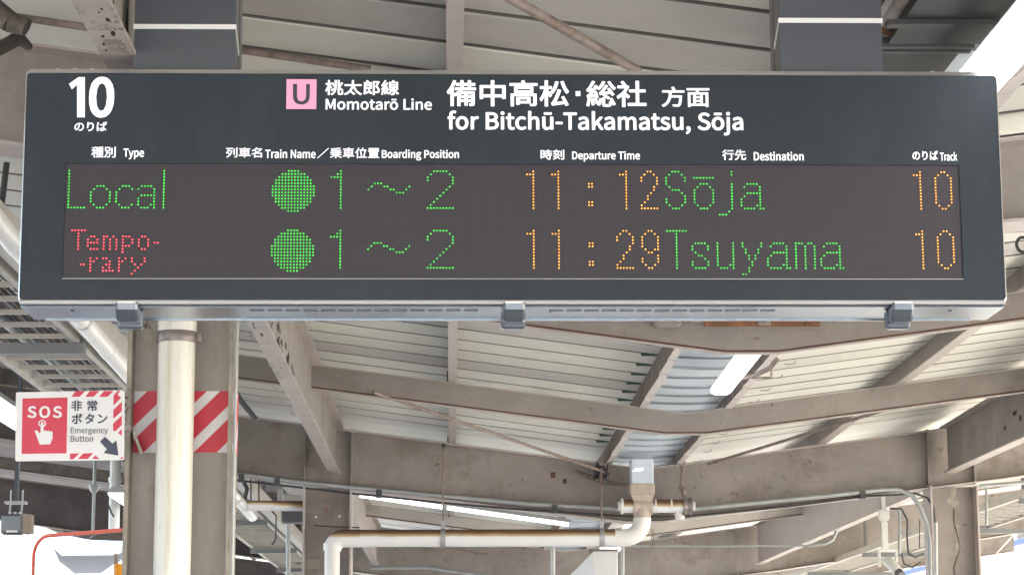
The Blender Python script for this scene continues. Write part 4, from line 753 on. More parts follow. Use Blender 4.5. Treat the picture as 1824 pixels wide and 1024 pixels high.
for ln in (0, 1):
    led(CIRC, -.388, ln, 'green'); led(ONE_W, -.2395 - 3 * PT, ln, 'green'); led(TIL, -.179, ln, 'green'); led(TWO_W, .0055 - 8 * PT, ln, 'green')
    led(ONE, .182 - 2 * PT, ln, 'orange'); led(ONE, .237 - 2 * PT, ln, 'orange'); led(COL, .304, ln, 'orange')
    led(ONE, 1.0355 - 2 * PT, ln, 'orange'); led(ZERO, 1.069, ln, 'orange')
led(ONE, .386 - 2 * PT, 0, 'orange'); led(TWO, .4195, 0, 'orange')
led(TWO, .4195 - 8 * PT, 1, 'orange'); led(NINE, .4195, 1, 'orange')
led('0-12:0 12:1-5', XL0, 0, 'green'); led('5:2-4 6:1,5 7-10:0,6 11:1,5 12:2-4', XL0 + 7 * PT, 0, 'green')
led('5:2-4 6:1,5 7-10:0 11:1,5 12:2-4', XL0 + 15 * PT, 0, 'green')
led('5:1-4 6:0,5 7:5 8:1-5 9,10:0,5 11:0,4,5 12:1-3,5', XL0 + 22 * PT, 0, 'green'); led('0-12:0', XL0 + 30 * PT, 0, 'green')
S0 = .474
led('0:2-4 1:1,5 2,3:0,6 4:0 5:1 6:2-4 7:5 8:6 9,10:0,6 11:1,5 12:2-4', S0, 0, 'green')
led('2:0-6 4:2-4 5:1,5 6-10:0,6 11:1,5 12:2-4', S0 + 9 * PT, 0, 'green')
led('0,1:4 4-12:4 13:3 14:0-2', S0 + 17 * PT, 0, 'green')
AA = '4:2-5 5:1,6 6:6 7:2-6 8:1,6 9,10:0,6 11:0,5,6 12:1-4,6,7'
led(AA, S0 + 24 * PT, 0, 'green')
led('0:0-6 1-12:3', S0, 1, 'green'); led('4:1-4 5,6:0,5 7:1 8:2,3 9:4 10,11:0,5 12:1-4', S0 + 8 * PT, 1, 'green')
led('4-11:0 4-12:5 12:1-3 11:4', S0 + 16 * PT, 1, 'green'); led('4,5:0,6 6,7:1,5 8,9:2,4 10,11:3 12,13:2 14:0,1', S0 + 24 * PT, 1, 'green')
led(AA, S0 + 32 * PT, 1, 'green'); led('4-12:0 4:1,2 5-12:3 4:4,5 5-12:6', S0 + 41 * PT, 1, 'green'); led(AA, S0 + 49 * PT, 1, 'green')
for sp, c0 in (('0:0-4 1-6:2', 1), ('2:1,2 3:0,3 4:0-3 5:0 6:1-3', 6), ('2:0,1,3 3-6:0,2,4', 11), ('2:0-2 3,4:0,3 5:0-2 6,7:0', 17), ('2:1,2 3-5:0,3 6:1,2', 22), ('4:0,1', 27),
               ('11:0,1', 4), ('9:0,2 10:0,1 11-13:0', 7), ('9:0,1 10:2 11:1,2 12:0,2 13:0-3', 11), ('9:0,2 10:0,1 11-13:0', 16), ('9,10:0,4 11:1,3 12:2 13:1 14:0', 20)):
    led(sp, XL0 + (c0 + .5) * PT, 1, 'red')

TXT = [("0", (158.6, 203.6, 137.1, 210.5), .030), ("のりば", (132.7, 190.7, 217.3, 234.3), .022), ("種別", (162.9, 206.2, 261.6, 281.2), .014), ("Type", (219.7, 256.6, 265, 284.3), .024),
       ("桃太郎線", (579.3, 711, 143.2, 170.3), .020), ("Momotarō Line", (580, 769.5, 175.8, 196.4), .022),
       ("列車名", (402.5, 466.9, 263.0, 281.2), .014), ("Train Name", (472.2, 562.3, 266.5, 282.4), .024), ("／", (565.2, 585.7, 264, 282.6), .014),
       ("乗車位置", (587.7, 675.8, 263.2, 282.3), .014), ("Boarding Position", (680, 817.6, 266.8, 286.5), .024),
       ("備中高松", (795.6, 1013.8, 143.4, 190.3), .020), ("総社", (1044, 1151.3, 144.4, 191.3), .020), ("方面", (1178.4, 1263.8, 155, 191.3), .018),
       ("for Bitchū-Takamatsu, Sōja", (797.2, 1323.8, 198, 241.5), .024), ("時刻", (962.8, 1005, 266.7, 285), .014), ("Departure Time", (1019, 1140, 269.6, 288.6), .024),
       ("行先", (1286.3, 1329, 266.9, 285.6), .014), ("Destination", (1342.5, 1431.5, 270.6, 286.7), .024), ("のりば", (1625.1, 1670.5, 268.9, 285.6), .022), ("Track", (1674.3, 1704.8, 271.2, 287.0), .024)]
for s_, bx, bd in TXT: lettering(s_, bx, YF - .0002, m_text, board, bd)
def flat(parent, name, l, r_, t, b_, Y, th, material):
    P0, P1 = at(l, (t + b_) / 2, Y), at(r_, (t + b_) / 2, Y); T_, B_ = at((l + r_) / 2, t, Y), at((l + r_) / 2, b_, Y)
    mb = MB(); mb.box(P0.x, P1.x, Y - th, Y, B_.z, T_.z); return mb.build(name, material, parent, (P0.x, Y, B_.z))
flat(board, 'interpunct', 1025.3, 1033.8, 163, 171.6, YF - .0002, .0008, m_text)
mb = MB(); P_ = [at(x / 3.414, y / 3.414, YF - .0002) for x, y in ((420, 512), (478, 471), (516, 471), (516, 715), (469, 715), (469, 516), (437, 545))]
mb.prism([(p.x, p.z) for p in P_], YF - .001, YF - .0002); mb.build('lettering', m_text, board, P_[3])
sym = flat(board, 'line_symbol', 510.2, 563.7, 141.9, 194.7, YF - .0002, .0010, m_pink)
lettering("U", (522, 551.9, 150.1, 186.9), YF - .0013, m_navy, sym, .020)

# underside tray with slots, end lips, screws
mb = MB(); mb.box(bx0 + .002, bx1 - .002, YF + .0235, YB, bz0 - .004, bz0 + .0035)
mb.box(bx0 + .03, bx1 - .04, YB - .006, YB + .002, bz0 - .0065, bz0 - .0041)
tray = mb.build('underside_tray', m_alu, board, (bx0, YF, bz0))
mb = MB(); mb.box(bx0 + .004, bx1 - .004, YF + .0092, YF + .023, bz0 - .0005, bz0 + .003); mb.build('front_gap', m_dark, board, (bx0, YF, bz0))
mb = MB(); mb.box(bx0 + .004, bx1 - .004, YF - .0026, YF + .009, bz0 - .0008, bz0 + .0058); mb.build('bottom_lip', m_lip, board, (bx0, YF, bz0))
def slotrow(xa, xb, y0, n):
    for i in range(n):
        p0 = xa + (xb - xa) * i / n
        P0, P1 = atz(p0, y0, .8385 - .0042), atz(p0 + (xb - xa) / n * .80, y0, .8385 - .0042)
        mb = MB(); yy = P0.y
        sh = .0
        mb.box(P0.x, P1.x, yy - .009, yy + .009, bz0 - .0048, bz0 - .0041)
        mb.build('vent_slot', m_slot, tray, (P0.x, yy, bz0))
m_slot = mat('slot_grey', (.11, .115, .14), .4, .4)
slotrow(445, 858, 553, 13); slotrow(978, 1386, 553.5, 13)
for x in (129, 1692):
    P0 = atz(x, 553.5, .834); mb = MB(); mb.tube([(P0.x, P0.y, bz0 - .0041), (P0.x, P0.y, bz0 - .0052)], .004, 10); mb.build('screw', m_dark, tray, P0)
# screws on the top plate
for xs in ((103, 134, 165), (885, 915, 948), (1660, 1690, 1724)):
    Pa, Pb = at(xs[0] - 10, 120, YF + .03), at(xs[2] + 8, 120, YF + .03)
    mb = MB(); mb.box(Pa.x, Pb.x, YF + .02, YF + .05, bz1 + .0002, bz1 + .004); pl_ = mb.build('top_bracket', m_alurim, board, (Pa.x, YF, bz1))
    for x in xs:
        p = at(x, 120, YF + .035); mb = MB(); mb.tube([(p.x, p.y, bz1 + .004), (p.x, p.y, bz1 + .009)], .0055, 8); mb.build('bolt', m_white, pl_, (p.x, p.y, bz1))
# swivel latches under the front edge
m_latch = mat('polished_latch', (.13, .15, .175), .22, .7)
m_latchd = mat('dark_latch', (.07, .08, .095), .25, .4)
for cx_, nm in ((230, 'l'), (915, 'm'), (1603, 'r')):
    c0 = atz(cx_, 545, .8385); x = c0.x; hw = .0235
    lt_ = None
    prof = [(YF - .0055, bz0 + .003), (YF - .008, bz0 - .001), (YF - .0065, bz0 - .014), (YF + .002, bz0 - .028), (YF + .014, bz0 - .037), (YF + .05, bz0 - .037), (YF + .05, bz0 - .006), (YF + .02, bz0 - .0045), (YF + .006, bz0 - .0045), (YF - .0002, bz0 + .003)]
    mb = MB()
    # curved strap with bevelled cheeks
    n = len(prof)
    cy = sum(p[0] for p in prof) / n; czz = sum(p[1] for p in prof) / n
    inner = [(cy + (y_ - cy) * .84, czz + (z_ - czz) * .86) for y_, z_ in prof]
    rows = [[(x - hw, a, c) for a, c in inner], [(x - hw + .005, a, c) for a, c in prof], [(x + hw - .005, a, c) for a, c in prof], [(x + hw, a, c) for a, c in inner]]
    vs = sum(rows, []); fs = [tuple(range(n)), tuple(range(3 * n, 4 * n))]
    for r_ in range(3):
        for i in range(n): fs.append((r_ * n + i, r_ * n + (i + 1) % n, (r_ + 1) * n + (i + 1) % n, (r_ + 1) * n + i))
    mb.add(vs, fs)
    lt_ = mb.build('latch', m_latch, board, (x, YF, bz0))
    mb = MB(); mb.rbox(x - hw - .003, x + hw + .003, YF + .053, YF + .082, bz0 - .046, bz0 - .0045, .004); mb.build('latch_base', m_latch, lt_, (x, YF + .06, bz0))
    mb = MB(); mb.box(x - hw + .003, x + hw - .003, YF + .0502, YF + .0528, bz0 - .036, bz0 - .006); mb.build('latch_gap', m_dark, lt_, (x, YF + .05, bz0))
    mb = MB(); mb.box(x - hw + .004, x + hw - .004, YF - .0105, YF - .0084, bz0 - .001, bz0 + .0035); mb.build('latch_lip', m_white, lt_, (x, YF, bz0))

# ------------------------------------------------------------------ hanger posts above the board
for (l, r_, by, lab, hook) in ((239, 419, 48, 'left slate hanger post of the departure board, white band round it above the big 10', 1), (1389, 1571, 37, 'right slate hanger post of the departure board, beside the lit ceiling tube', -1)):
    P0, P1 = at(l, 60, YF + .02), at(r_, 60, YF + .02); zt = deck(0, 4.9) + .25
    hp = thing('hanger_post', lab, 'hanger post', (P0.x, YF + .02, bz1), 'hanger posts of the departure board')
    mb = MB(); mb.box(P0.x, P1.x, YF + .022, YF + .03, bz1 + .0005, zt); mb.build('front_plate', m_post, hp, (P0.x, YF, bz1))
    mb = MB(); mb.box(P0.x + .0004, P1.x - .0004, YF + .0301, YF + .10, bz1 + .0005, zt); mb.box(P0.x - .003, P1.x + .003, YF + .103, YF + .15, bz1 + .0005, zt); mb.build('side_channel', m_postside, hp, (P0.x, YF, bz1))
    zb_ = at((l + r_) / 2, by, YF + .02).z
    mb = MB(); mb.box(P0.x - .0022, P1.x + .0022, YF + .0195, YF + .0218, zb_ - .0055, zb_ + .0055)
    xe = P1.x if hook > 0 else P0.x
    s_ = 1 if hook > 0 else -1
    for xx in (P0.x - .0022, P1.x):
        mb.hexa([(xx, YF + .0218, zb_ - .0055), (xx + .0022, YF + .0218, zb_ - .0055), (xx + .0022, YF + .10, zb_ - .045), (xx, YF + .10, zb_ - .045)],
                [(xx, YF + .0218, zb_ + .0055), (xx + .0022, YF + .0218, zb_ + .0055), (xx + .0022, YF + .10, zb_ - .034), (xx, YF + .10, zb_ - .034)])
    mb.build('steel_band', m_band, hp, (P0.x, YF, zb_))
    mb = MB(); xb_ = xe + s_ * .0005; mb.tube([(xe, YF + .12, bz1 + .025), (xe + s_ * .006, YF + .12, bz1 + .025)], .006, 8); mb.build('side_bolt', m_blackcable, hp, (xe, YF + .12, bz1))

# ================================================================== pipes on and near the columns
# white downpipe in the hollow of the near left column
YP = 6.40
pc = at(311, 800, YP); pr = .0535
dp = thing('downpipe', 'thick yellowed white downpipe in front of the red and white taped column', 'pipe', (pc.x, YP, 0))
mb = MB(); mb.tube([(pc.x, YP, 0), (pc.x, YP, at(311, 607, YP).z)], pr * .985, 28); mb.build('lower_pipe', m_cream, dp, (pc.x, YP, 0))
mb = MB(); mb.tube([(pc.x, YP, at(311, 599, YP).z), (pc.x, YP, 3.45)], pr * 1.04, 28); mb.build('upper_pipe', m_cream, dp, (pc.x, YP, 3))
mb = MB(); za, zb_ = at(311, 611, YP).z, at(311, 592, YP).z; mb.tube([(pc.x, YP, za), (pc.x, YP, za + .003), (pc.x, YP, zb_ - .003), (pc.x, YP, zb_)], [pr * 1.07, pr * 1.10, pr * 1.10, pr * 1.07], 28)
mb.box(pc.x + pr * .9, pc.x + pr * 1.35, YP - .004, YP + .004, za + .004, zb_ - .004)
mb.build('clamp_band', m_steelband, dp, (pc.x, YP, za))
# peeling plates and grime patches on the column web
m_peel = mat('peeled_paint_patch', (.42, .40, .33), .7, noise=.3, nscale=30)
def patch(px, Y, name, material, parent, th=.003):
    P_ = [at(x, y, Y) for x, y in px]; mb = MB(); mb.prism([(p.x, p.z) for p in P_], Y - th, Y); return mb.build(name, material, parent, P_[0])
nf = frames['near']; mf = frames['mid']
patch([(262, 585), (272, 590), (276, 612), (274, 618), (258, 617), (257, 600)], NEARY - .0065, 'paint_flake', m_peel, nf)
patch([(268, 858), (274, 862), (273, 885), (266, 888), (261, 875)], NEARY - .0065, 'paint_flake', m_peel, nf)
mb = MB(); mb.hexa([at(236, 770, 6.40), at(240, 768, 6.40), at(255, 806, 6.42), at(250, 810, 6.42)], [at(236, 770, 6.46), at(240, 768, 6.46), at(255, 806, 6.47), at(250, 810, 6.47)]); mb.build('loose_tape_end', m_peel, nf, at(240, 770, 6.4))
# cable along the right edge of the near column
mb = MB(); p = at(417, 800, 6.40); mb.tube([(p.x, 6.40, 0), (p.x + .001, 6.40, 3.1)], .0045, 8); tag(mb.build('column_cable', m_conduit, None, (p.x, 6.4, 0)), 'thin grey conduit down the right edge of the near left column', 'conduit')

# long sloping white pipe on the left
lp = thing('long_pipe', 'long white pipe slanting down behind the left column to a capped end', 'pipe', (-1.26, 10, CZ + 1.25))
A_ = Vector((-1.262, 4.6, CZ + 1.335)); E_ = at(450, 920, 15.0)
def lpp(t): return A_.lerp(E_, t)
cuts = [0, .18, .36, .52, .68, .84, .93]
for a, c in zip(cuts[:-1], cuts[1:]):
    mb = MB(); mb.tube([lpp(a), lpp(c)], .0325, 18); mb.build('pipe_length', m_white, lp, lpp(a))
for c in cuts[1:]:
    mb = MB(); mb.tube([lpp(c - .004), lpp(c + .004)], .0345, 18); mb.build('coupling', m_white, lp, lpp(c))
mb = MB(); mb.tube([lpp(.93), lpp(.998), lpp(1.0)], [.0335, .034, .029], 18); mb.build('end_cap', m_white, lp, lpp(.96))
mb = MB(); J = lpp(.925); mb.tube([J, (J.x + .06, J.y - .02, J.z - .004), (at(600, 903, 14.75).x, 14.75, at(600, 901, 14.75).z)], .033, 16); mb.build('cross_branch', m_dirtypipe, lp, J)
mb = MB()
for t in (.3, .6, .88):
    p = lpp(t); mb.box(p.x - .0025, p.x + .0025, p.y - .012, p.y + .012, p.z + .03, deck(p.x, p.y))
    mb.tube([(p.x, p.y - .012, p.z), (p.x, p.y + .012, p.z)], .0355, 14)
mb.build('hanger_strap', m_galv, lp, lpp(.3))

# drain assembly in the middle of the mid frame
YD = 14.16
dr = thing('drain_pipe', 'white drain pipe with brown-stained top, tee under the gutter and elbow down at the left', 'pipe', (at(1144, 900, YD).x, YD, 2.6))
def U(p): return Vector((p.x, YD, p.z))
g_ = lambda x, y: at(x, y, YD)
mb = MB(); a, b_ = g_(1123, 866), g_(1163, 834); mb.rbox(a.x, b_.x, YD - .055, YD + .055, a.z, b_.z + .06, .008); mb.build('outlet_box', m_blue, dr, a)
mb = MB(); a, b_ = g_(1121, 882), g_(1165, 861); c_, d_ = g_(1128, 893), g_(1160, 893)
mb.rbox(a.x, b_.x, YD - .06, YD + .06, a.z, b_.z, .008)
mb.hexa([(c_.x, YD - .045, c_.z), (d_.x, YD - .045, c_.z), (d_.x, YD + .045, c_.z), (c_.x, YD + .045, c_.z)], [(a.x + .004, YD - .058, a.z + .001), (b_.x - .004, YD - .058, a.z + .001), (b_.x - .004, YD + .058, a.z + .001), (a.x + .004, YD + .058, a.z + .001)])
mb.build('hopper', m_tan, dr, a)
zc = g_(1144, 901).z; mb = MB(); mb.tube([(g_(1107, 900).x, YD, zc), (g_(1218, 900).x, YD, zc)], .042, 22); mb.build('tee_body', m_dirtypipe2 if 'm_dirtypipe2' in globals() else m_dirtypipe, dr, (g_(1107, 900).x, YD, zc - .012))
mb = MB(); mb.tube([(g_(1128, 900).x, YD, zc), (g_(1162, 900).x, YD, zc)], .052, 22); mb.build('tee_socket', m_tan, dr, (g_(1128, 900).x, YD, zc))
for xa, xb, rr in ((1101, 1106, .030), (1106, 1110, .050), (1166, 1169, .045), (1194, 1197, .045), (1233, 1238, .028)):
    mb = MB(); mb.tube([(g_(xa, 900).x, YD, zc), (g_(xb, 900).x, YD, zc)], rr, 20); mb.build('collar', m_white, dr, (g_(xa, 900).x, YD, zc))
mb = MB(); mb.tube([(g_(1217, 900).x, YD, zc), (g_(1220, 900).x, YD, zc), (g_(1222, 900).x, YD, zc), (g_(1226, 900).x, YD, zc), (g_(1229, 900).x, YD, zc), (g_(1233, 900).x, YD, zc)], [.055, .055, .050, .050, .057, .055], 20); mb.build('strap', m_steelband, dr, (g_(1225, 900).x, YD, zc))
mb = MB(); mb.tube([U(g_(1204, 912)), U(g_(1212, 920))], .022, 12); mb.tube([U(g_(1211, 918)), U(g_(1211, 924))], .030, 12); mb.build('side_outlet', m_white, dr, g_(1211, 920))
xv = g_(1144, 920).x; rp = .056
mb = MB(); mb.tube([(xv, YD, g_(1144, 925).z), (xv, YD, zc)], .054, 22); mb.build('neck', m_tan, dr, (xv, YD, zc))
zh = g_(1100, 957).z; re = .115
xh = xv - re
mb = MB(); ctr = (xh, YD, zh + re); mb.tube([(xv, YD, g_(1144, 922).z)] + arc(ctr, (1, 0, 0), (0, 0, -1), re, 8) + [(xh - .06, YD, zh)], rp, 24); mb.build('elbow', m_white, dr, (xh, YD, zh))
xe_ = g_(592, 960).x; xq = xe_ + .075
mb = MB(); mb.tube([(xh - .05, YD, zh), (xq + .08, YD, zh)], rp * .97, 26); mb.build('horizontal_run', m_dirtypipe, dr, (xh, YD, zh))
mb = MB(); mb.tube([(xq + .10, YD, zh)] + [(xq - .075 * math.sin(t), YD, zh - .075 + .075 * math.cos(t)) for t in [math.pi / 2 * i / 8 for i in range(9)]], rp, 24); mb.build('elbow', m_dirtypipe, dr, (xq, YD, zh))
mb = MB(); mb.tube([(xe_, YD, 0), (xe_, YD, g_(592, 968).z)], .048, 22); mb.build('vertical_run', m_white, dr, (xe_, YD, 0))
mb = MB(); mb.tube([(xe_, YD, g_(592, 980).z), (xe_, YD, g_(592, 967).z)], .0565, 22); mb.build('collar', m_white, dr, (xe_, YD, 2.5))
for px in (789, 1072):
    x = g_(px, 950).x; zt = deck(x, YD) - .06
    mb = MB(); mb.tube([(x - .0155, YD, zh), (x + .0155, YD, zh)], rp + .004, 24, cap=False); mb.box(x - .012, x + .012, YD - .004, YD + .004, zh + rp, zh + rp + .055); st = mb.build('pipe_hanger', m_galv, dr, (x, YD, zh))
    mb = MB(); mb.tube([(x, YD, zh + rp + .05), (x, YD, zt)], .0055, 6); mb.build('hanging_rod', m_rodpaint, st, (x, YD, zh))
# tangled wire and rag where the left rod meets the beam
m_rag = mat('dusty_rag', (.20, .165, .14), .9, noise=.4, nscale=30, bump=.6, bscale=40)
mb = MB()
for k_ in range(7):
    p = [g_(1072 + rnd.uniform(-14, 14), 828 + rnd.uniform(-8, 26)) for _ in range(4)]; mb.tube([(q.x, 14.24 + rnd.uniform(-.04, .03), q.z) for q in p], .007, 5)
tag(mb.build('wire_tangle', m_blackcable, None, g_(1072, 840)), 'dark tangle of wire at the top of the rod left of the gutter outlet', 'wire')
mb = MB(); pts = [g_(1028, 832), g_(1050, 842), g_(1078, 852), g_(1100, 856), g_(1122, 858)]; mb.tube([(p.x, 14.36, p.z) for p in pts], [.006, .014, .020, .012, .008], 7)
tag(mb.build('dusty_rag', m_rag, None, g_(1070, 845)), 'dusty twisted rag lying against the middle beam left of the gutter outlet', 'rag')
mb = MB(); pts = [g_(1214, 822), g_(1220, 850), g_(1212, 866), g_(1219, 874)]; mb.tube([(p.x, 14.25, p.z) for p in pts], .006, 6); pts = [g_(1222, 820), g_(1214, 846), g_(1218, 868)]; mb.tube([(p.x, 14.22, p.z) for p in pts], .006, 6)
mb.tube([g_(1218, 866), g_(1218, 884)], .016, 8)
tag(mb.build('wire_hook', m_rodpaint, None, g_(1218, 850)), 'rusty twisted wire hook holding the right end of the tee', 'wire')

# ------------------------------------------------------------------ conduits
def conduit(px, Y, r_, lab, material=None, cat='conduit', yo=None):
    pts = []
    for i, p in enumerate(px):
        q = at(p[0], p[1], p[2] if len(p) > 2 else Y); pts.append(q)
    mb = MB(); mb.tube(pts, r_, 10); return tag(mb.build('conduit', material or m_conduit, None, pts[0]), lab, cat, 'conduits and cables')
YC = 14.335
conduit([(405, 842), (470, 850), (520, 857), (640, 869), (800, 884), (940, 897), (1105, 906), (1180, 908), (1240, 906), (1370, 893), (1480, 882), (1568, 872), (1600, 871), (1625, 882), (1640, 905), (1652, 935), (1656, 965), (1657, 1060)], YC, .0155, 'thick grey conduit under the middle beam that bends down at the right column', m_conduit)
conduit([(405, 853), (520, 866), (640, 880), (800, 896), (940, 908), (1120, 919), (1180, 920), (1260, 916), (1400, 902), (1540, 884), (1630, 878), (1652, 886), (1663, 905), (1666, 940), (1669, 1060)], YC + .02, .007, 'thin dark cable just below the thick conduit on the middle beam', m_blackcable)
conduit([(1667, 930), (1668, 1060)], 14.28, .012, 'silver conduit down the left edge of the right column', m_galv)
for i, (x, y) in enumerate(((430, 848), (494, 855), (675, 876), (988, 903), (1536, 878))):
    p = at(x, y + 4, YC); mb = MB(); mb.box(p.x - .018, p.x + .018, YC - .022, YC + .03, p.z - .022, p.z + .03)
    tag(mb.build('conduit_clip', m_blackcable, None, p), ['conduit clip nearest the left column', 'conduit clip above the grey box left of the far column', 'conduit clip just right of the left middle column', 'conduit clip left of the drain tee', 'conduit clip before the bend at the right'][i], 'clip', 'clips on the middle beam')
conduit([(640, 972), (990, 972), (1285, 972.5), (1440, 971)], 16.3, .0075, 'thin pale conduit running level behind the drain pipe', m_galv)
conduit([(985, 968), (985, 1060)], 16.3, .016, 'vertical grey rod left of the white hanging box', m_galv)
conduit([(1109, 972), (1109, 1060)], 16.3, .014, 'vertical grey rod right of the white hanging box', m_galv)
conduit([(1440, 971), (1470, 968), (1484, 960), (1490, 945)], 16.3, .012, 'short grey conduit bend below the pale beam on the right', m_conduit)
conduit([(1596, 905), (1602, 910), (1602, 985)], 15.9, .012, 'grey conduit hanging right of the camera pole', m_conduit)
conduit([(1585, 905), (1606, 906), (1616, 925), (1616, 960), (1618, 985), (1630, 992), (1645, 985)], 15.8, .007, 'dark looped cable beside the camera pole', m_blackcable)
conduit([(1638, 925), (1638, 975)], 15.7, .004, 'thin vertical wire near the right column', m_blackcable)
conduit([(1606, 985), (1610, 1003), (1625, 1010), (1640, 1000)], 16.5, .007, 'hanging cable loop low beside the camera', m_blackcable)
conduit([(1745, 865), (1790, 862), (1830, 858)], 15.5, .014, 'grey pipe right of the right column near the picture edge', m_conduit)
conduit([(1757, 860), (1757, 935)], 15.6, .010, 'upright grey conduit right of the right column', m_conduit)
conduit([(-10, 262), (60, 266)], 6.6, .022, 'pale pipe left of the board under the near frame beam', m_white)
conduit([(1780, 405), (1840, 402)], 6.75, .020, 'pale blue-grey pipe right of the board below the near beam', m_galv)
conduit([(12, 290), (3, 365)], 6.9, .010, 'dark rod left of the board hanging under the near beam', m_blackcable)
conduit([(430, 850), (440, 870), (432, 905)], 14.9, .014, 'black cable drop just right of the near left column', m_blackcable)
conduit([(447, 845), (447, 905)], 15.2, .005, 'thin hanging wire right of the near left column', m_blackcable)
conduit([(461, 846), (461, 905)], 15.2, .005, 'second thin hanging wire right of the near left column', m_blackcable)
conduit([(480, 905), (492, 918), (491, 960), (484, 970)], 16.2, .006, 'looping wire left of the far left column', m_blackcable)
conduit([(513, 925), (514, 1060)], 16.6, .017, 'grey upright conduit below the dark box left of the far column', m_conduit)
conduit([(790, 790), (790, 800)], 14.3, .012, 'short dark wire clamp where the thin purlin meets the middle beam', m_blackcable)
conduit([(560, 935), (600, 938), (640, 939)], 14.40, .004, 'thin cable across the left middle column', m_blackcable)
conduit([(414, 690), (430, 715), (457, 748)], 9.6, .012, 'dark diagonal rod right of the near column above the middle beam', m_blackcable)
conduit([(660, 1012), (760, 1010), (860, 1024), (960, 1040)], 23.9, .02, 'conduit along the far frame beam at the bottom edge', m_conduit)

def bxpx(name, l, r_, t, b_, Y, d, material, lab=None, cat=None, parent=None, bev=.006, group=None):
    P0, P1 = at(l, (t + b_) / 2, Y), at(r_, (t + b_) / 2, Y); T_, B_ = at((l + r_) / 2, t, Y), at((l + r_) / 2, b_, Y)
    mb = MB(); mb.rbox(P0.x, P1.x, Y, Y + d, B_.z, T_.z, bev); o = mb.build(name, material, parent, (P0.x, Y, B_.z))
    return tag(o, lab, cat, group)
bx_ = thing('junction_box', 'dark grey electrical box under the cross pipe, left of the far column', 'electrical box', at(520, 920, 15.2))
bxpx('case', 501, 546, 911, 930, 15.2, .14, m_speaker, parent=bx_); bxpx('cover', 500, 548, 908, 911.5, 15.18, .17, m_postside, parent=bx_, bev=.002)
bxpx('grey_bracket_box', 494, 503, 868, 893, 14.9, .05, m_conduit, 'small grey bracket box right above the cross pipe on the left', 'bracket')
# small fittings on the web of the mid left column
for i, (x, y) in enumerate(((562, 920), (604, 919))):
    o = bxpx('column_plate', x - 10, x + 11, y - 5, y + 9, 14.437, .006, m_taupe, parent=mf, bev=.002)
    p = at(x + 1, y, 14.43); mb = MB(); mb.tube([(p.x, 14.437, p.z), (p.x, 14.43, p.z)], .009, 8); mb.build('plate_bolt', m_white, o, p)
for (x, y, w_, h_) in ((557, 1003, 14, 9), (612, 1003, 10, 8)):
    bxpx('column_plate', x - w_, x + w_, y - h_, y + h_, 14.437, .006, m_taupe, parent=mf, bev=.002)
m_reddot = mat('red_paint_mark', (.45, .03, .03), .6)
mb = MB(); p = at(581, 906, 14.44)
for dx, dz, ww, hh in ((-.006, -.012, .004, .02), (-.016, -.014, .024, .004), (-.004, .0, .012, .004)): mb.box(p.x + dx, p.x + dx + ww, 14.4405, 14.4435, p.z + dz, p.z + dz + hh)
mb.build('red_mark', m_reddot, mf, p)
# rust spots and square scar on the mid beam
for x, y, s_ in ((985, 846, 4.4), (1006, 857, 3.6)):
    patch([(x - s_, y - s_ * 1.2), (x + s_ * .9, y - s_ * 1.3), (x + s_, y + s_), (x - s_ * .9, y + s_ * 1.1)], 14.4425, 'rust_spot', m_rustline, mf, .002)
# peeled paint trails on the mid right column
patch([(1697, 866), (1703, 868), (1702, 884), (1708, 895), (1704, 905), (1694, 902), (1684, 893), (1690, 882)], 14.4425, 'paint_flake', m_peel, mf, .002)
patch([(1700, 932), (1709, 935), (1707, 960), (1712, 975), (1706, 992), (1699, 985), (1702, 960)], 14.4425, 'paint_flake', m_peel, mf, .002)
mb = MB(); pts = [at(x, y, 14.437) for x, y in ((1700, 905), (1700, 930), (1711, 975), (1700, 1010), (1706, 1060))]; mb.tube(pts, .004, 6); mb.build('column_wire', m_rodpaint, mf, pts[0])

# rafter fittings under the board
b_o = bxpx('switch_box', 1165, 1214, 560, 581, 9.04, .06, m_taupe, 'small grey box fixed under the rafter, just below the departure board', 'electrical box', bev=.01)
rs = thing('rusty_strip', 'orange-rusty steel strip with a square clip, on the rafter under the board', 'steel strip', at(1355, 575, 9.05))
bxpx('strip', 1255, 1461, 558, 580.5, 9.07, .02, m_rust, parent=rs, bev=.003); cp = bxpx('clip', 1350, 1373, 558, 579, 9.06, .008, m_taupeworn, parent=rs, bev=.002)
p = at(1361, 570, 9.055); mb = MB(); mb.tube([(p.x, 9.06, p.z), (p.x, 9.052, p.z)], .008, 10); mb.build('clip_bolt', m_rustline, cp, p)
bxpx('clip', 1433, 1436, 558, 580, 9.062, .006, m_rustline, parent=rs, bev=.001)
# green-grey end clips of the roof seams beside the gutter: hooked wires on the right channel
for y in (9.75, 10.15, 10.55, 10.95, 11.35, 12.2, 12.6, 13.0, 13.5):
    z = D(y) + CZ - .055; x = XV + .25; mb = MB(); mb.tube([(x - .02, y, z - .004), (x + .015, y, z - .005), (x + .028, y, z + .002), (x + .03, y, z + .012)], .0022, 5); mb.build('wire_hook', m_rodpaint, gut, (x, y, z))
mb = MB(); mb.tube([atz(1384, 640, 1.47), atz(1372, 655, 1.44), atz(1345, 668, 1.44), atz(1325, 672, 1.45)], .012, 7); mb.tube([atz(1374, 652, 1.43), atz(1374, 672, 1.41), atz(1340, 673, 1.42)], .005, 5)
tag(mb.build('lamp_bracket', m_rodpaint, None, atz(1370, 655, 1.45)), 'bent dark bracket and wire right of the lit tube under the gutter', 'bracket')

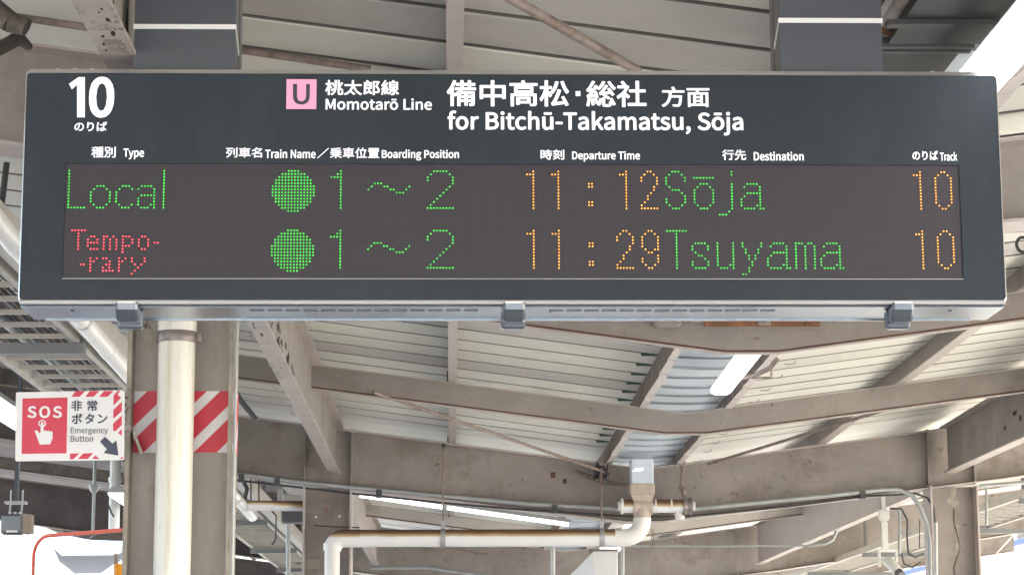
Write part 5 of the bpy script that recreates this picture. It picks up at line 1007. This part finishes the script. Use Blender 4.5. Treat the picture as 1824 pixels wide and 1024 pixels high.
# ------------------------------------------------------------------ lamps
def lamp(p, q, wd, th, lab, roll=0, housing=None):
    """batten fitting between points p and q (centres of the lit face)"""
    p, q = Vector(p), Vector(q); d = (q - p).normalized(); s_ = d.cross(Vector((0, 0, 1))).normalized(); up = s_.cross(d).normalized()
    if up.z < 0: up = -up
    t = thing('lamp', lab, 'lamp', (p + q) / 2, 'fluorescent lamps under the roof')
    def quad(a, half, lo): return [a - s_ * half + up * lo, a + s_ * half + up * lo]
    mb = MB(); sec = [(-.5, .010), (-.40, 0.0), (.40, 0.0), (.5, .010)]
    sec = [(-.5, .028), (-.46, .008), (-.3, 0), (.3, 0), (.46, .008), (.5, .028)]
    n = len(sec); ra = [p + s_ * (a * wd) + up * c for a, c in sec]; rb = [q + s_ * (a * wd) + up * c for a, c in sec]
    mb.add(ra + rb, [(i, (i + 1) % n, n + (i + 1) % n, n + i) for i in range(n)] + [tuple(range(n)), tuple(range(2 * n - 1, n - 1, -1))], 0, False)
    mb.build('lit_cover', m_lamp, t, p)
    mb = MB(); h = wd * .53
    pa, qa = p - d * .012, q + d * .012
    mb.hexa([pa - s_ * h + up * .0285, pa + s_ * h + up * .0285, qa + s_ * h + up * .0285, qa - s_ * h + up * .0285], [pa - s_ * h * .6 + up * (.0285 + th), pa + s_ * h * .6 + up * (.0285 + th), qa + s_ * h * .6 + up * (.0285 + th), qa - s_ * h * .6 + up * (.0285 + th)])
    mb.build('lamp_body', m_lampbody, t, p)
    return t
m_lampbody = mat('lamp_body_grey', (.42, .43, .43), .45, .2)
def lz(px, py, r_): return atz(px, py, r_)
lamp(lz(1338, 634, 1.415), lz(1284, 703, 1.415), .098, .03, 'lit white tube lamp under the gutter, right of centre below the departure board')
lamp((1.252, 3.9, CZ + 1.405), (1.252, 5.62, CZ + 1.405), .118, .014, 'big bright lamp at the upper right corner above the departure board')
lamp(at(640, 885, 17.5), at(788, 906, 17.5), .05, .03, 'left half of the long sloping lit lamp beyond the left middle column')
lamp(at(796, 907, 17.5), at(1012, 937, 17.5), .05, .03, 'right half of the long sloping lit lamp beyond the hanging rod')
lamp(lz(1121, 948, 1.40), lz(1135, 918, 1.40), .12, .04, 'bright lamp end showing left of the white elbow under the tee')
lamp((1.53, 21.3, CZ + 1.36), (1.53, 22.5, CZ + 1.36), .20, .05, 'bright lamp half hidden below the horizontal drain pipe near its right end')
lamp((1.22, 25.0, CZ + 1.36), (1.22, 26.3, CZ + 1.36), .30, .05, 'low bright lamp left of the white hanging box')
lamp(lz(-30, 717, 1.50), lz(55, 771, 1.50), .17, .05, 'bright lamp at the left edge beside the SOS sign')
lamp(lz(95, 796, 1.50), lz(128, 818, 1.50), .17, .05, 'bright lamp end peeping out below the SOS sign')
lamp(lz(212, 884, 1.50), lz(260, 917, 1.50), .17, .05, 'bright lamp touching the left edge of the near column')

# ------------------------------------------------------------------ cable ladders
def ladder(x0, x1, r_, ya, yb, lab, bars, side):
    t = thing('cable_ladder', lab, 'cable ladder', ((x0 + x1) / 2, ya, CZ + r_), 'cable ladders under the roof')
    for x in (x0, x1):
        mb = MB(); mb.box(x - .012, x + .012, ya, yb, CZ + r_, CZ + r_ + .06); mb.build('side_rail', m_ladder, t, (x, ya, CZ + r_))
    y = ya + .1
    while y < yb:
        mb = MB(); mb.box(x0 + .013, x1 - .013, y - .010, y + .010, CZ + r_ + .010, CZ + r_ + .028); mb.build('rung', m_ladder, t, ((x0 + x1) / 2, y, CZ + r_)); y += .285
    for yb_ in bars:
        mb = MB(); a, c = x0 - .55 * (side < 0 and yb_ < 10) - .02, x1 + .03 + .5 * (side > 0); mb.box(a, c, yb_ - .03, yb_ + .03, CZ + r_ - .044, CZ + r_ - .001)
        for xx in (a + .03, c - .03): mb.box(xx - .012, xx + .012, yb_ - .012, yb_ + .012, CZ + r_ - .0005, deck(xx, yb_))
        mb.build('cross_bar', m_darkbar, t, ((x0 + x1) / 2, yb_, CZ + r_))
    cols = [m_blackcable, m_conduit, m_white, m_rodpaint, m_blackcable]
    for i in range(22):
        x = x0 + .03 + (x1 - x0 - .06) * (i + rnd.uniform(.2, .8)) / 22; rr = rnd.uniform(.006, .0105); mb = MB()
        pts = [(x + rnd.uniform(-.012, .012), ya - .2 + (yb - ya + .4) * j / 14, CZ + r_ + .031 + rr + rnd.uniform(0, .02)) for j in range(15)]
        mb.tube(pts, rr, 6); mb.build('cable', cols[rnd.choice([0, 0, 0, 0, 3, 3, 1, 2])], t, pts[0])
    return t
ladder(-1.885, -1.495, 1.40, 6.5, 32, 'pale cable ladder with rungs and bundled cables at the left, behind the departure board', [8.95, 12.0, 18.1, 21.6, 24.9], -1)
ladder(4.15, 4.62, 1.40, 8, 32, 'pale cable ladder with rungs to the right of the right column', [10, 13, 16.2, 19.2, 22.5, 26], 1)
mb = MB(); mb.box(-1.40, -1.375, 6.6, 32, CZ + 1.40, CZ + 1.50); mb.box(-1.44, -1.375, 6.6, 32, CZ + 1.394, CZ + 1.3995)
tag(mb.build('cable_trough', m_ladder, None, (-1.4, 6.6, CZ + 1.4)), 'pale steel channel between the left cable ladder and the long white pipe', 'channel')

# ------------------------------------------------------------------ SOS sign on the near left column
YS_ = 6.34
sos = thing('sos_sign', 'white and red SOS emergency button sign sticking out left of the near column', 'sign', at(125, 820, YS_))
def pl(name, pts, material, parent, lift=1):
    P_ = [at(x, y, YS_) for x, y in pts]; mb = MB(); mb.prism([(p.x, p.z) for p in P_], YS_ - .0006 * lift, YS_ - .0006 * (lift - 1) + (.004 if lift == 0 else 0)); return mb.build(name, material, parent, P_[0])
mb = MB(); P_ = [at(x, y, YS_) for x, y in ((30.5, 698.5), (219, 694.5), (222, 697), (221, 818), (219, 819), (29, 821), (27, 819), (28.5, 700))]
mb.prism([(p.x, p.z) for p in P_], YS_, YS_ + .004); sb = mb.build('sign_plate', m_signwhite, sos, P_[0])
rp_ = pl('red_field', [(40.2, 709.5), (120.3, 707.5), (118.5, 807), (38.6, 808)], m_signred, sb)
def sos_l(s_, bx, mt, bd, par, tr=0): 
    return lettering(s_, bx, YS_ - .0012, mt, par, bd, track=tr, thick=.0004)
sos_l("SOS", (49, 110.5, 722.8, 744.3), m_signwhite, .032, sb, .12)
pl('button_ring', [(75.2 + 6.8 * math.cos(a), 754 + 6.6 * math.sin(a)) for a in [2 * math.pi * i / 24 for i in range(24)]], m_signwhite, rp_, 2)
pl('button_core', [(75.2 + 4.7 * math.cos(a), 754 + 4.6 * math.sin(a)) for a in [2 * math.pi * i / 24 for i in range(24)]], m_signred, rp_, 3)
pl('pointing_hand', [(72.8, 753.5), (74, 751.8), (76.2, 751.8), (77.6, 753.5), (78, 767), (82, 766), (84, 768), (87, 766.5), (89, 768.5), (92, 767.5), (94, 769.5), (94, 780), (89.5, 791), (71, 791.5), (62, 767), (64.5, 765.8), (68, 768), (72, 772.5)], m_signwhite, rp_, 4)
sos_l("非", (127, 146.2, 712.5, 731.5), m_signnavy, .022, sb); sos_l("常", (155.3, 173.6, 712.5, 731.5), m_signnavy, .022, sb)
sos_l("ボ", (127.5, 146.5, 736, 755), m_signnavy, .028, sb); sos_l("タ", (151.5, 168, 736, 754.5), m_signnavy, .028, sb); sos_l("ン", (174, 191.5, 737, 754), m_signnavy, .028, sb)
sos_l("Emergency", (126, 192.5, 761, 774.5), m_signnavy, .004, sb); sos_l("Button", (126, 166, 775.5, 786.5), m_signnavy, .004, sb)
pl('arrow', [(187, 777.5), (200.5, 789.5), (207.5, 784), (211, 811), (184.5, 806.5), (190.5, 799.5), (178, 786)], m_signnavy, sb, 2)
def strp(pts): pl('red_stripe', pts, m_signred, sb)
for x in (127, 152, 177): strp([(x, 706.5), (x + 14.8, 706.2), (x + 25, 696), (x + 8, 696.3)])
strp([(202, 706), (202.5, 721), (217, 707), (214, 700), (210, 699.5)][:0] or [(202.3, 704), (202, 721.5), (216, 708.5), (209, 702), (215, 695.8), (209.5, 696)])
strp([(202, 729.5), (202, 745.5), (217, 732), (217.3, 715)]); strp([(201.5, 754), (201.5, 766.5), (205.5, 767.5), (217, 756.5), (217, 740)]); strp([(210.5, 770.5), (217, 776), (217, 763)])
strp([(125, 807.5), (141.5, 807), (131, 817), (124.5, 817.3)]); strp([(148.5, 807), (166.5, 806.5), (156, 817), (138.5, 817)]); strp([(170, 810.5), (177.5, 817), (163.5, 817)]); strp([(213, 817), (219, 812.5), (219, 817)])
bxpx('bracket', 216, 232, 699, 704, YS_ + .005, .03, m_taupeworn, parent=sos, bev=.001); bxpx('bracket', 216, 232, 756, 766, YS_ + .005, .03, m_taupeworn, parent=sos, bev=.001)

# ------------------------------------------------------------------ hanging things at the far left
fl_ = thing('floodlight', 'dark grey boxed floodlight hanging at the eave in the lower left corner', 'floodlight', at(26, 935, 13.5))
Pc = at(26, 933, 13.5)
o = bxpx('housing', 1, 40, 914, 951, 13.5, .10, m_speaker, parent=fl_, bev=.012)
mb = MB(); a, c = at(40, 914, 13.52), at(53, 949, 13.52); mb.hexa([(a.x + .002, 13.51, c.z), (c.x, 13.56, c.z + .004), (c.x, 13.66, c.z + .004), (a.x + .002, 13.66, c.z)], [(a.x + .002, 13.51, a.z), (c.x - .004, 13.56, a.z - .002), (c.x - .004, 13.66, a.z - .002), (a.x + .002, 13.66, a.z)]); mb.build('side_hood', m_wood, fl_, a)
bxpx('glass', 5, 37, 918, 946, 13.488, .01, m_window, parent=fl_, bev=.003); bxpx('name_strip', 11, 31, 944, 947.5, 13.484, .003, m_signwhite, parent=fl_, bev=.0008)
for x, y in ((18, 914.5), (27, 914.5), (36, 914.5)):
    p = at(x, y, 13.55); mb = MB(); mb.tube([p, p + Vector((0, 0, .01))], .009, 8); mb.build('top_screw', m_white, fl_, p)
for x in (17, 38):
    a, c = at(x + 2, 896, 13.55), at(x, 914, 13.55); mb = MB(); mb.tube([a + Vector((0, 0, .08)), a, c], .006, 6); mb.build('hanging_wire', m_conduit, fl_, a)
ht = thing('hanging_post', 'slate blue square post hanging from the roof at the far left, below the SOS sign', 'post', at(29, 855, 13.6))
a, c = at(24, 892, 13.6), at(34, 820, 13.6); zt = deck(a.x, 13.6) - .01
mb = MB(); mb.box(a.x, c.x, 13.6, 13.635, a.z, zt); mb.build('shaft', m_post, ht, a)
mb = MB(); mb.box(a.x - .05, c.x + .05, 13.57, 13.66, a.z - .016, a.z - .001); mb.build('foot_plate', m_conduit, ht, a)
# slim post with flared head and white column pipe
sp_ = thing('slim_post', 'slim grey post with a flared head beyond the convex mirror', 'post', at(164, 905, 16))
a = at(164, 1000, 16); mb = MB(); mb.tube([(a.x, 16, 0), (a.x, 16, at(164, 878, 16).z)], .0115, 10); mb.build('shaft', m_conduit, sp_, (a.x, 16, 0))
mb = MB(); z0_ = at(164, 878, 16).z; mb.tube([(a.x, 16, z0_), (a.x, 16, z0_ + .03), (a.x, 16, z0_ + .05), (a.x, 16, z0_ + .06)], [.016, .034, .04, .05], 12); mb.tube([(a.x, 16, z0_ + .0605), (a.x, 16, deck(a.x, 16))], .012, 8); mb.build('flared_head', m_conduit, sp_, (a.x, 16, z0_))
a = at(204, 900, 18.6); mb = MB(); mb.tube([(a.x, 18.6, 0), (a.x, 18.6, deck(a.x, 18.6))], .045, 18); mb.tube([(a.x, 18.6, at(204, 858, 18.6).z), (a.x, 18.6, at(204, 850, 18.6).z)], .056, 18)
tag(mb.build('white_post', m_white, None, (a.x, 18.6, 0)), 'tall white round post just left of the near column, beyond the mirror', 'post')
mb = MB(); mb.tube([at(194, 900, 18.5), at(198, 912, 18.5), at(203, 920, 18.5)], .008, 6); tag(mb.build('cable_tie', m_blackcable, None, at(198, 910, 18.5)), 'small dark strap on the white post left of the near column', 'strap')

# convex mirror with red rim
YM = 12.0
mi_ = thing('convex_mirror', 'big rounded convex mirror with a thin vermilion rim at the lower left', 'mirror', at(160, 1010, YM))
c0 = at(64, 946, YM); c1 = at(375, 946, YM); hgt = .62; wdt = c1.x - c0.x
ctrx, ctrz = at(57, 946, YM + .2).x + wdt / 2 * math.cos(R(36)), c0.z - hgt / 2; tilt = R(.6)
def mp_(u, v, d=0):                                           # u, v in -1..1
    x, z = u * wdt / 2, v * hgt / 2; a_ = R(-36); xx = x * math.cos(tilt) - z * math.sin(tilt) * .3
    return Vector((ctrx + xx * math.cos(a_) + d * math.sin(a_), YM + xx * math.sin(a_) - d * math.cos(a_), ctrz + x * math.sin(tilt) + z * math.cos(tilt)))
def rr_(s_, n=8, rad=.11):
    out = []
    for cx_, cz_, a0 in ((1, 1, 0), (-1, 1, 90), (-1, -1, 180), (1, -1, 270)):
        for i in range(n + 1):
            a = R(a0 + 90 * i / n); ru, rv = rad / (wdt / 2), rad / (hgt / 2)
            out.append(((cx_ * (1 - ru) + ru * math.cos(a)) * s_, (cz_ * (1 - rv) + rv * math.sin(a)) * s_))
    return out
mb = MB(); n = 36; rings = []
for s_ in (.97, .85, .7, .5, .3, .12):
    rings.append([mp_(u, v, .045 * (1 - s_ * s_) + .004) for u, v in rr_(s_)])
vs = sum(rings, []) + [mp_(0, 0, .049)]; fs = []
for k_ in range(5):
    for i in range(n): fs.append((k_ * n + i, k_ * n + (i + 1) % n, (k_ + 1) * n + (i + 1) % n, (k_ + 1) * n + i))
for i in range(n): fs.append((5 * n + i, 5 * n + (i + 1) % n, 6 * n))
mb.add(vs, fs, 0, True); mb.build('mirror_glass', m_mirror, mi_, mp_(0, 0))
mb = MB(); pts = [mp_(u, v, .004) for u, v in rr_(.985)]; pts.append(pts[0]); mb.tube(pts, .011, 8, cap=False); mb.build('rim', m_oranger, mi_, mp_(0, 1))
mb = MB(); P2 = [mp_(u, v, -.03) for u, v in rr_(.97)]; P1 = [mp_(u, v, -.002) for u, v in rr_(.97)]; mb.add(P1 + P2, [tuple(range(n)), tuple(range(2 * n - 1, n - 1, -1))] + [(i, i + n, (i + 1) % n + n, (i + 1) % n) for i in range(n)]); mb.build('back_shell', m_oranger, mi_, mp_(0, 0))
mb = MB(); mb.tube([(ctrx, YM + .07, 0), (ctrx, YM + .07, ctrz + .1)], .03, 14); mb.box(ctrx - .03, ctrx + .03, YM + .0305, YM + .06, ctrz - .05, ctrz + .05); mb.build('mirror_post', m_white, mi_, (ctrx, YM + .07, 0))

# ------------------------------------------------------------------ security camera on its pole
YK = 15.9
cc = thing('security_camera', 'white security camera hanging on a pole left of the right column', 'security camera', at(1576, 960, YK))
mb = MB(); p = at(1575, 920, YK); mb.tube([(p.x, YK - .02, p.z), (p.x, YK + .035, p.z)], .036, 18); mb.box(p.x - .036, p.x + .036, YK - .015, YK + .035, p.z, p.z + .05); mb.box(p.x - .012, p.x + .012, YK, YK + .02, p.z + .05, deck(p.x, YK)); mb.build('mount', m_white, cc, p)
mb = MB(); a = at(1576, 980, YK); mb.box(p.x - .020, p.x + .020, YK - .018, YK + .02, a.z, p.z - .037); mb.build('pole', m_white, cc, a)
mb = MB(); a, c = at(1565, 1008, YK), at(1597, 978, YK)
mb.box(a.x, c.x, YK - .03, YK + .03, c.z - .014, c.z); mb.box(a.x, a.x + .012, YK - .03, YK + .03, a.z, c.z - .0145); mb.box(c.x - .010, c.x, YK - .03, YK + .03, a.z + .03, c.z - .0145); mb.build('yoke', m_white, cc, a)
mb = MB(); q0, q1 = at(1580, 996, YK), at(1600, 1018, YK - .12); mb.tube([q0, q0.lerp(q1, .06), q0.lerp(q1, .94), q1], [.028, .036, .037, .036], 18); mb.build('camera_body', m_white, cc, q0)
mb = MB(); d = (q1 - q0).normalized(); mb.tube([q1 + d * .001, q1 + d * .045], .032, 18); mb.build('lens_hood', m_speaker, cc, q1)

# white hanging box between the two rods
wb = thing('hanging_box', 'white boxy cabinet hanging between two grey rods at the bottom right of centre', 'cabinet', at(1080, 1000, 16.7))
a, c = at(1057, 1060, 16.7), at(1100, 981, 16.7)
mb = MB(); mb.rbox(a.x, c.x, 16.7, 20.0, a.z, c.z, .006); mb.build('cabinet', m_signwhite, wb, a)
mb = MB(); mb.box(a.x - .02, c.x + .02, 16.9, 16.95, c.z + .001, c.z + .03); mb.build('hanger_rail', m_taupe, wb, (a.x, 16.9, c.z))
# small chain right of the elbow
mb = MB()
for i in range(5):
    p = at(1162 + (i % 2) * 2, 945 + i * 6.5, 15.2); mb.tube([p + Vector((.008 * math.cos(t), .004, .014 * math.sin(t))) for t in [2 * math.pi * j / 10 for j in range(11)]], .003, 5)
tag(mb.build('chain', m_rodpaint, None, at(1162, 950, 15.2)), 'short rusty chain hanging right of the white elbow', 'chain')
# fittings right of the board
mb = MB(); P_ = [at(x, y, 6.9) for x, y in ((1789, 372), (1799, 368), (1796, 385), (1797, 398), (1791, 416), (1786, 414), (1788, 395))]; mb.prism([(p.x, p.z) for p in P_], 6.9, 6.96); tag(mb.build('white_bracket', m_white, None, P_[0]), 'bent white bracket at the right edge of the departure board', 'bracket')
mb = MB(); p = at(1822, 436, 7.0); mb.tube([p + Vector((.02 * math.cos(t), 0, .024 * math.sin(t))) for t in [2 * math.pi * j / 16 for j in range(17)]], .0055, 6); tag(mb.build('black_ring', m_blackcable, None, p), 'black cable ring at the right picture edge', 'ring')
# ceiling hatch of dark metal between the right hanger post and the bright lamp, with old pipe and rope
m_rail = mat('dull_grey_rail', (.10, .105, .105), .5)
m_hatch = mat('dark_grey_metal', (.04, .042, .042), .5, noise=.25, nscale=5, bump=.1)
dk = thing('dark_duct', 'dark grey metal duct between the right hanger post and the bright lamp', 'duct', (1.05, 5.2, CZ + 1.55))
za_ = CZ + 1.52
q = [atz(1668, 40, 1.50), atz(1760, -30, 1.50), atz(1690, 118, 1.50), atz(1600, 118, 1.50)]
mb = MB(); mb.box(1.04, 1.26, 4.2, 5.12, za_, za_ + .10); mb.build('duct_panel', m_hatch, dk, (1, 5, za_))
mb = MB(); mb.box(1.0, 1.26, 4.92, 4.955, za_ - .012, za_ - .0005); mb.build('panel_joint', m_hatch, dk, (1, 4.9, za_))
for y0_ in (5.135, 5.175): 
    mb = MB(); mb.box(.84, 1.25, y0_, y0_ + .012, za_ - .004, za_ + .06); mb.build('edge_strip', m_rail, dk, (1, y0_, za_))
mb = MB(); mb.box(.84, 1.25, 5.15, 5.7, za_ + .03, za_ + .05); mb.build('end_panel', m_hatch, dk, (1, 5.3, za_))
op = thing('old_pipe', 'pinkish old pipe with rusty rope wound round it, right of the right hanger post', 'pipe', atz(1590, 40, 1.43))
a, c = atz(1553, 92, 1.56), atz(1606, 2, 1.56)
mb = MB(); mb.tube([a + (a - c) * .6, a, c, c + (c - a) * .9], .0185, 14); mb.build('pipe_length', m_chip, op, a)
a2, c2 = atz(1597, 54, 1.545), atz(1628, 14, 1.545); mb = MB(); mb.tube([a2, c2], .011, 12); mb.tube([c2, c2 + (c2 - a2) * .18], .014, 12); mb.build('side_pipe', m_chip, op, a2)
mb = MB(); d = (c - a).normalized(); e1 = d.orthogonal().normalized(); e2 = d.cross(e1); m0 = atz(1586, 38, 1.56)
mb.tube([m0 + d * (.02 * (t / 12.) - .03) + (e1 * math.cos(t) + e2 * math.sin(t)) * .0245 for t in [i * .45 for i in range(34)]], .0034, 5)
mb.build('rope', m_rust, op, m0)
rb = thing('rust_patch_bracket', 'rust-flecked bracket at the right picture edge under the bright lamp', 'bracket', atz(1815, 120, 1.45))
mb = MB(); mb.hexa([atz(1794, 136, 1.44), atz(1808, 138, 1.44), atz(1850, 100, 1.44), atz(1835, 82, 1.44)], [v_ + Vector((0, 0, .03)) for v_ in (atz(1794, 136, 1.44), atz(1808, 138, 1.44), atz(1850, 100, 1.44), atz(1835, 82, 1.44))]); mb.build('bracket_plate', m_taupeworn, rb, atz(1815, 120, 1.45))

# ================================================================== beyond the platform
nb = thing('neighbouring_canopy', 'white roof edge with a blue strip beyond the right column', 'canopy', (15.2, 30, 5))
mb = MB(); mb.box(15.0, 22, 8, 80, 5.55, 5.9); mb.build('white_roof', m_offwhite, nb, (15, 30, 5.5))
mb = MB(); mb.box(14.9, 14.99, 8, 80, 5.46, 5.60); mb.build('blue_fascia', m_bluestrip, nb, (15, 30, 5.4))
for y in (12, 24, 36, 48, 60, 72):
    mb = MB(); mb.box(17.9, 18.1, y, y + .2, -1.2, 5.545); mb.build('post', m_offwhite, nb, (18, y, 0))
# what the mirror and the board look back at, across the tracks and behind the viewer
tr = thing('train', 'pale train with an orange band standing behind the viewer on the left track', 'train', (-8, -14, -1))
mb = MB(); mb.rbox(-9.4, -6.6, -34, 2.5, -.1, 2.6, .2); mb.build('car_body', m_offwhite, tr, (-8, -14, 1))
mb = MB(); mb.box(-6.59, -6.58, -33.5, 2, .1, .45); mb.build('orange_band', m_orange, tr, (-6.6, -14, .3))
for y in range(-32, 2, 3):
    mb = MB(); mb.box(-6.59, -6.575, y, y + 1.9, 1.0, 1.9); mb.build('window', m_window, tr, (-6.6, y, 1))
sb_ = thing('station_building', 'off-white station building far behind the viewer', 'building', (0, -60, 0))
mb = MB(); mb.box(-30, 34, -75, -60, -1.2, 7); mb.build('wall', m_offwhite, sb_, (0, -60, 0))
for x in range(-28, 32, 4):
    mb = MB(); mb.box(x, x + 2.6, -59.99, -59.9, 3.2, 5.2); mb.build('window', m_window, sb_, (x, -60, 3))

oc = thing('opposite_canopy', 'blue-grey canopy of the platform across the left track, behind the viewer', 'canopy', (-15, -5, 4))
mb = MB(); mb.box(-20, -12.0, -30, 12, 5.3, 6.0); mb.build('roof_edge', m_post, oc, (-15, -5, 4))
for y in (-28, -20, -12, -4, 4):
    mb = MB(); mb.box(-16.1, -15.9, y, y + .2, -1.2, 5.295); mb.build('post', m_offwhite, oc, (-16, y, 0))

# orange warning lamp in front of the mirror
wl = thing('warning_lamp', 'orange warning lamp in front of the mirror, touching the near left column', 'warning lamp', at(214, 1020, 11.3))
a = at(214, 1030, 11.3); mb = MB(); zt_ = at(214, 1004, 11.3).z
mb.tube([(a.x, 11.3, zt_ - .14), (a.x, 11.3, zt_ - .008), (a.x, 11.3, zt_)], [.036, .036, .03], 18); mb.build('lens', m_orange, wl, a)
mb = MB(); mb.tube([(a.x, 11.3, 0), (a.x, 11.3, zt_ - .1405)], .02, 12); mb.build('lamp_post', m_white, wl, (a.x, 11.3, 0))
mb = MB(); mb.tube([(a.x - .025, 11.31, zt_ + .001), (a.x - .025, 11.31, zt_ + .05)], .012, 8); mb.build('top_bulb', m_rodpaint, wl, (a.x, 11.3, zt_))

# flaked paint: bare rusty scars with ragged outlines on the long beams
rc = random.Random(11)
m_scar = mat('bare_rusty_scar', (.05, .032, .024), .9, noise=.5, nscale=60, bump=.5)
m_worn = mat('rubbed_paint', (.40, .37, .31), .7, noise=.35, nscale=30, dirt=((.24, .21, .16), 40, .5))
beams = [o for o in bpy.data.objects if o.name.startswith('long_beam')]
def blob(n=8, jag=.45): return [(math.cos(2 * math.pi * i / n) * rc.uniform(1 - jag, 1 + jag), math.sin(2 * math.pi * i / n) * rc.uniform(1 - jag, 1 + jag)) for i in range(n)]
def scar_flange(beam, x, y, sx, sy, mt=None, name='rust_scar'):
    z = WL[beam.name].z; P = blob(); mb = MB(); n = len(P)
    vs = [(x + a * sx, y + b_ * sy, z - .0012) for a, b_ in P] + [(x + a * sx, y + b_ * sy, z - .0001) for a, b_ in P]
    mb.add(vs, [tuple(range(n))] + [(i, (i + 1) % n, n + (i + 1) % n, n + i) for i in range(n)]); mb.build(name, mt or m_scar, beam, (x, y, z))
def scar_web(beam, x, y, z, sy, sz, name='rust_scar'):
    P = blob(9, .55); mb = MB(); n = len(P)
    vs = [(x + .0012, y + a * sy, z + b_ * sz) for a, b_ in P] + [(x + .0001, y + a * sy, z + b_ * sz) for a, b_ in P]
    mb.add(vs, [tuple(range(n))] + [(i, (i + 1) % n, n + (i + 1) % n, n + i) for i in range(n)]); mb.build(name, m_scar, beam, (x, y, z))
b0_, b1_ = beams[0], beams[1]
for px, py, s_ in ((181, 16, .5), (191, 36, 1.0), (201, 59, 1.25), (183, 65, .7), (185, 79, .8), (176, 22, .4), (205, 52, .4), (189, 90, .4), (215, 73, .3)):
    p = atz(px, py, 1.40); scar_flange(b0_, p.x, p.y, .0045 * s_, .014 * s_)
for px, py, s_ in ((451, 577, .8), (453, 583, .6), (466, 596, 1.2), (446, 598, .5), (476, 612, .4), (500, 655, .6), (548, 720, .5), (560, 742, .4)):
    p = atz(px, py, 1.40); scar_flange(b1_, p.x, p.y, .005 * s_, .03 * s_)
for px, py, s_ in ((484, 650, 1.0), (497, 668, 1.3), (508, 712, 1.2), (522, 735, 1.3), (490, 690, .9)):
    p = atz(px, py, 1.40); scar_flange(b1_, p.x, p.y, .0095 * s_, .09 * s_, m_worn, 'worn_patch')
for i in range(46):                                              # trail of scars along the web
    t = rc.random(); y = 8.35 + 2.1 * t + rc.uniform(-.1, .1); z = CZ + 1.56 - .10 * t + rc.uniform(-.05, .05); k_ = rc.uniform(.3, 1.25)
    scar_web(b1_, -.735 + .005, y, z, .04 * k_, .016 * k_)
for i in range(12): scar_web(b0_, -.735 + .005, rc.uniform(4.4, 5.2), CZ + rc.uniform(1.44, 1.6), .012 * rc.uniform(.4, 1.6), .02 * rc.uniform(.4, 1.5))
br = beams[4]
for px, py in ((1808, 735), (1790, 762), (1818, 745)):
    p = at(px, py, 12.9); k_ = rc.uniform(.5, 1.1)
    P = blob(8, .5); mb = MB(); n = len(P); x = 3.21 - .005; v_ = ray(px, py); v_ = v_ * (x / v_.x); y0_, z0_ = v_.y, v_.z + CZ
    vs = [(x - .0012, y0_ + a * .05 * k_, z0_ + b__ * .018 * k_) for a, b__ in P] + [(x - .0001, y0_ + a * .05 * k_, z0_ + b__ * .018 * k_) for a, b__ in P]
    mb.add(vs, [tuple(range(n))] + [(i, (i + 1) % n, n + (i + 1) % n, n + i) for i in range(n)]); mb.build('rust_scar', m_scar, br, (x, y0_, z0_))
# green seam clips where the sheets meet the left gutter channel
m_clip = mat('dull_green_clip', (.05, .10, .075), .6)
y = Y00 + PITCH - GAP / 2
while y < 14.3:
    x1_ = XV - .247; z = sheet(x1_ - .04, y); mb = MB(); mb.box(x1_ - .075, x1_, y - .012, y + .012, z - .008, z + .006); mb.build('seam_clip', m_clip, roof, (x1_, y, z)); y += PITCH
# bolts along the rafters' ends and plates on the frames
for o, Y in ((r_, r_.location.y) for r_ in [q for q in bpy.data.objects if q.name.startswith('rafter')]):
    if 9 < Y < 12:
        for dx in (-.5, .46):
            x = XV + dx; z = deck(x, Y) - rc.uniform(.02, .06); mb = MB(); mb.tube([(x, Y - .004, z), (x, Y - .009, z)], .005, 7); mb.build('bolt', m_rustline, o, (x, Y, z))
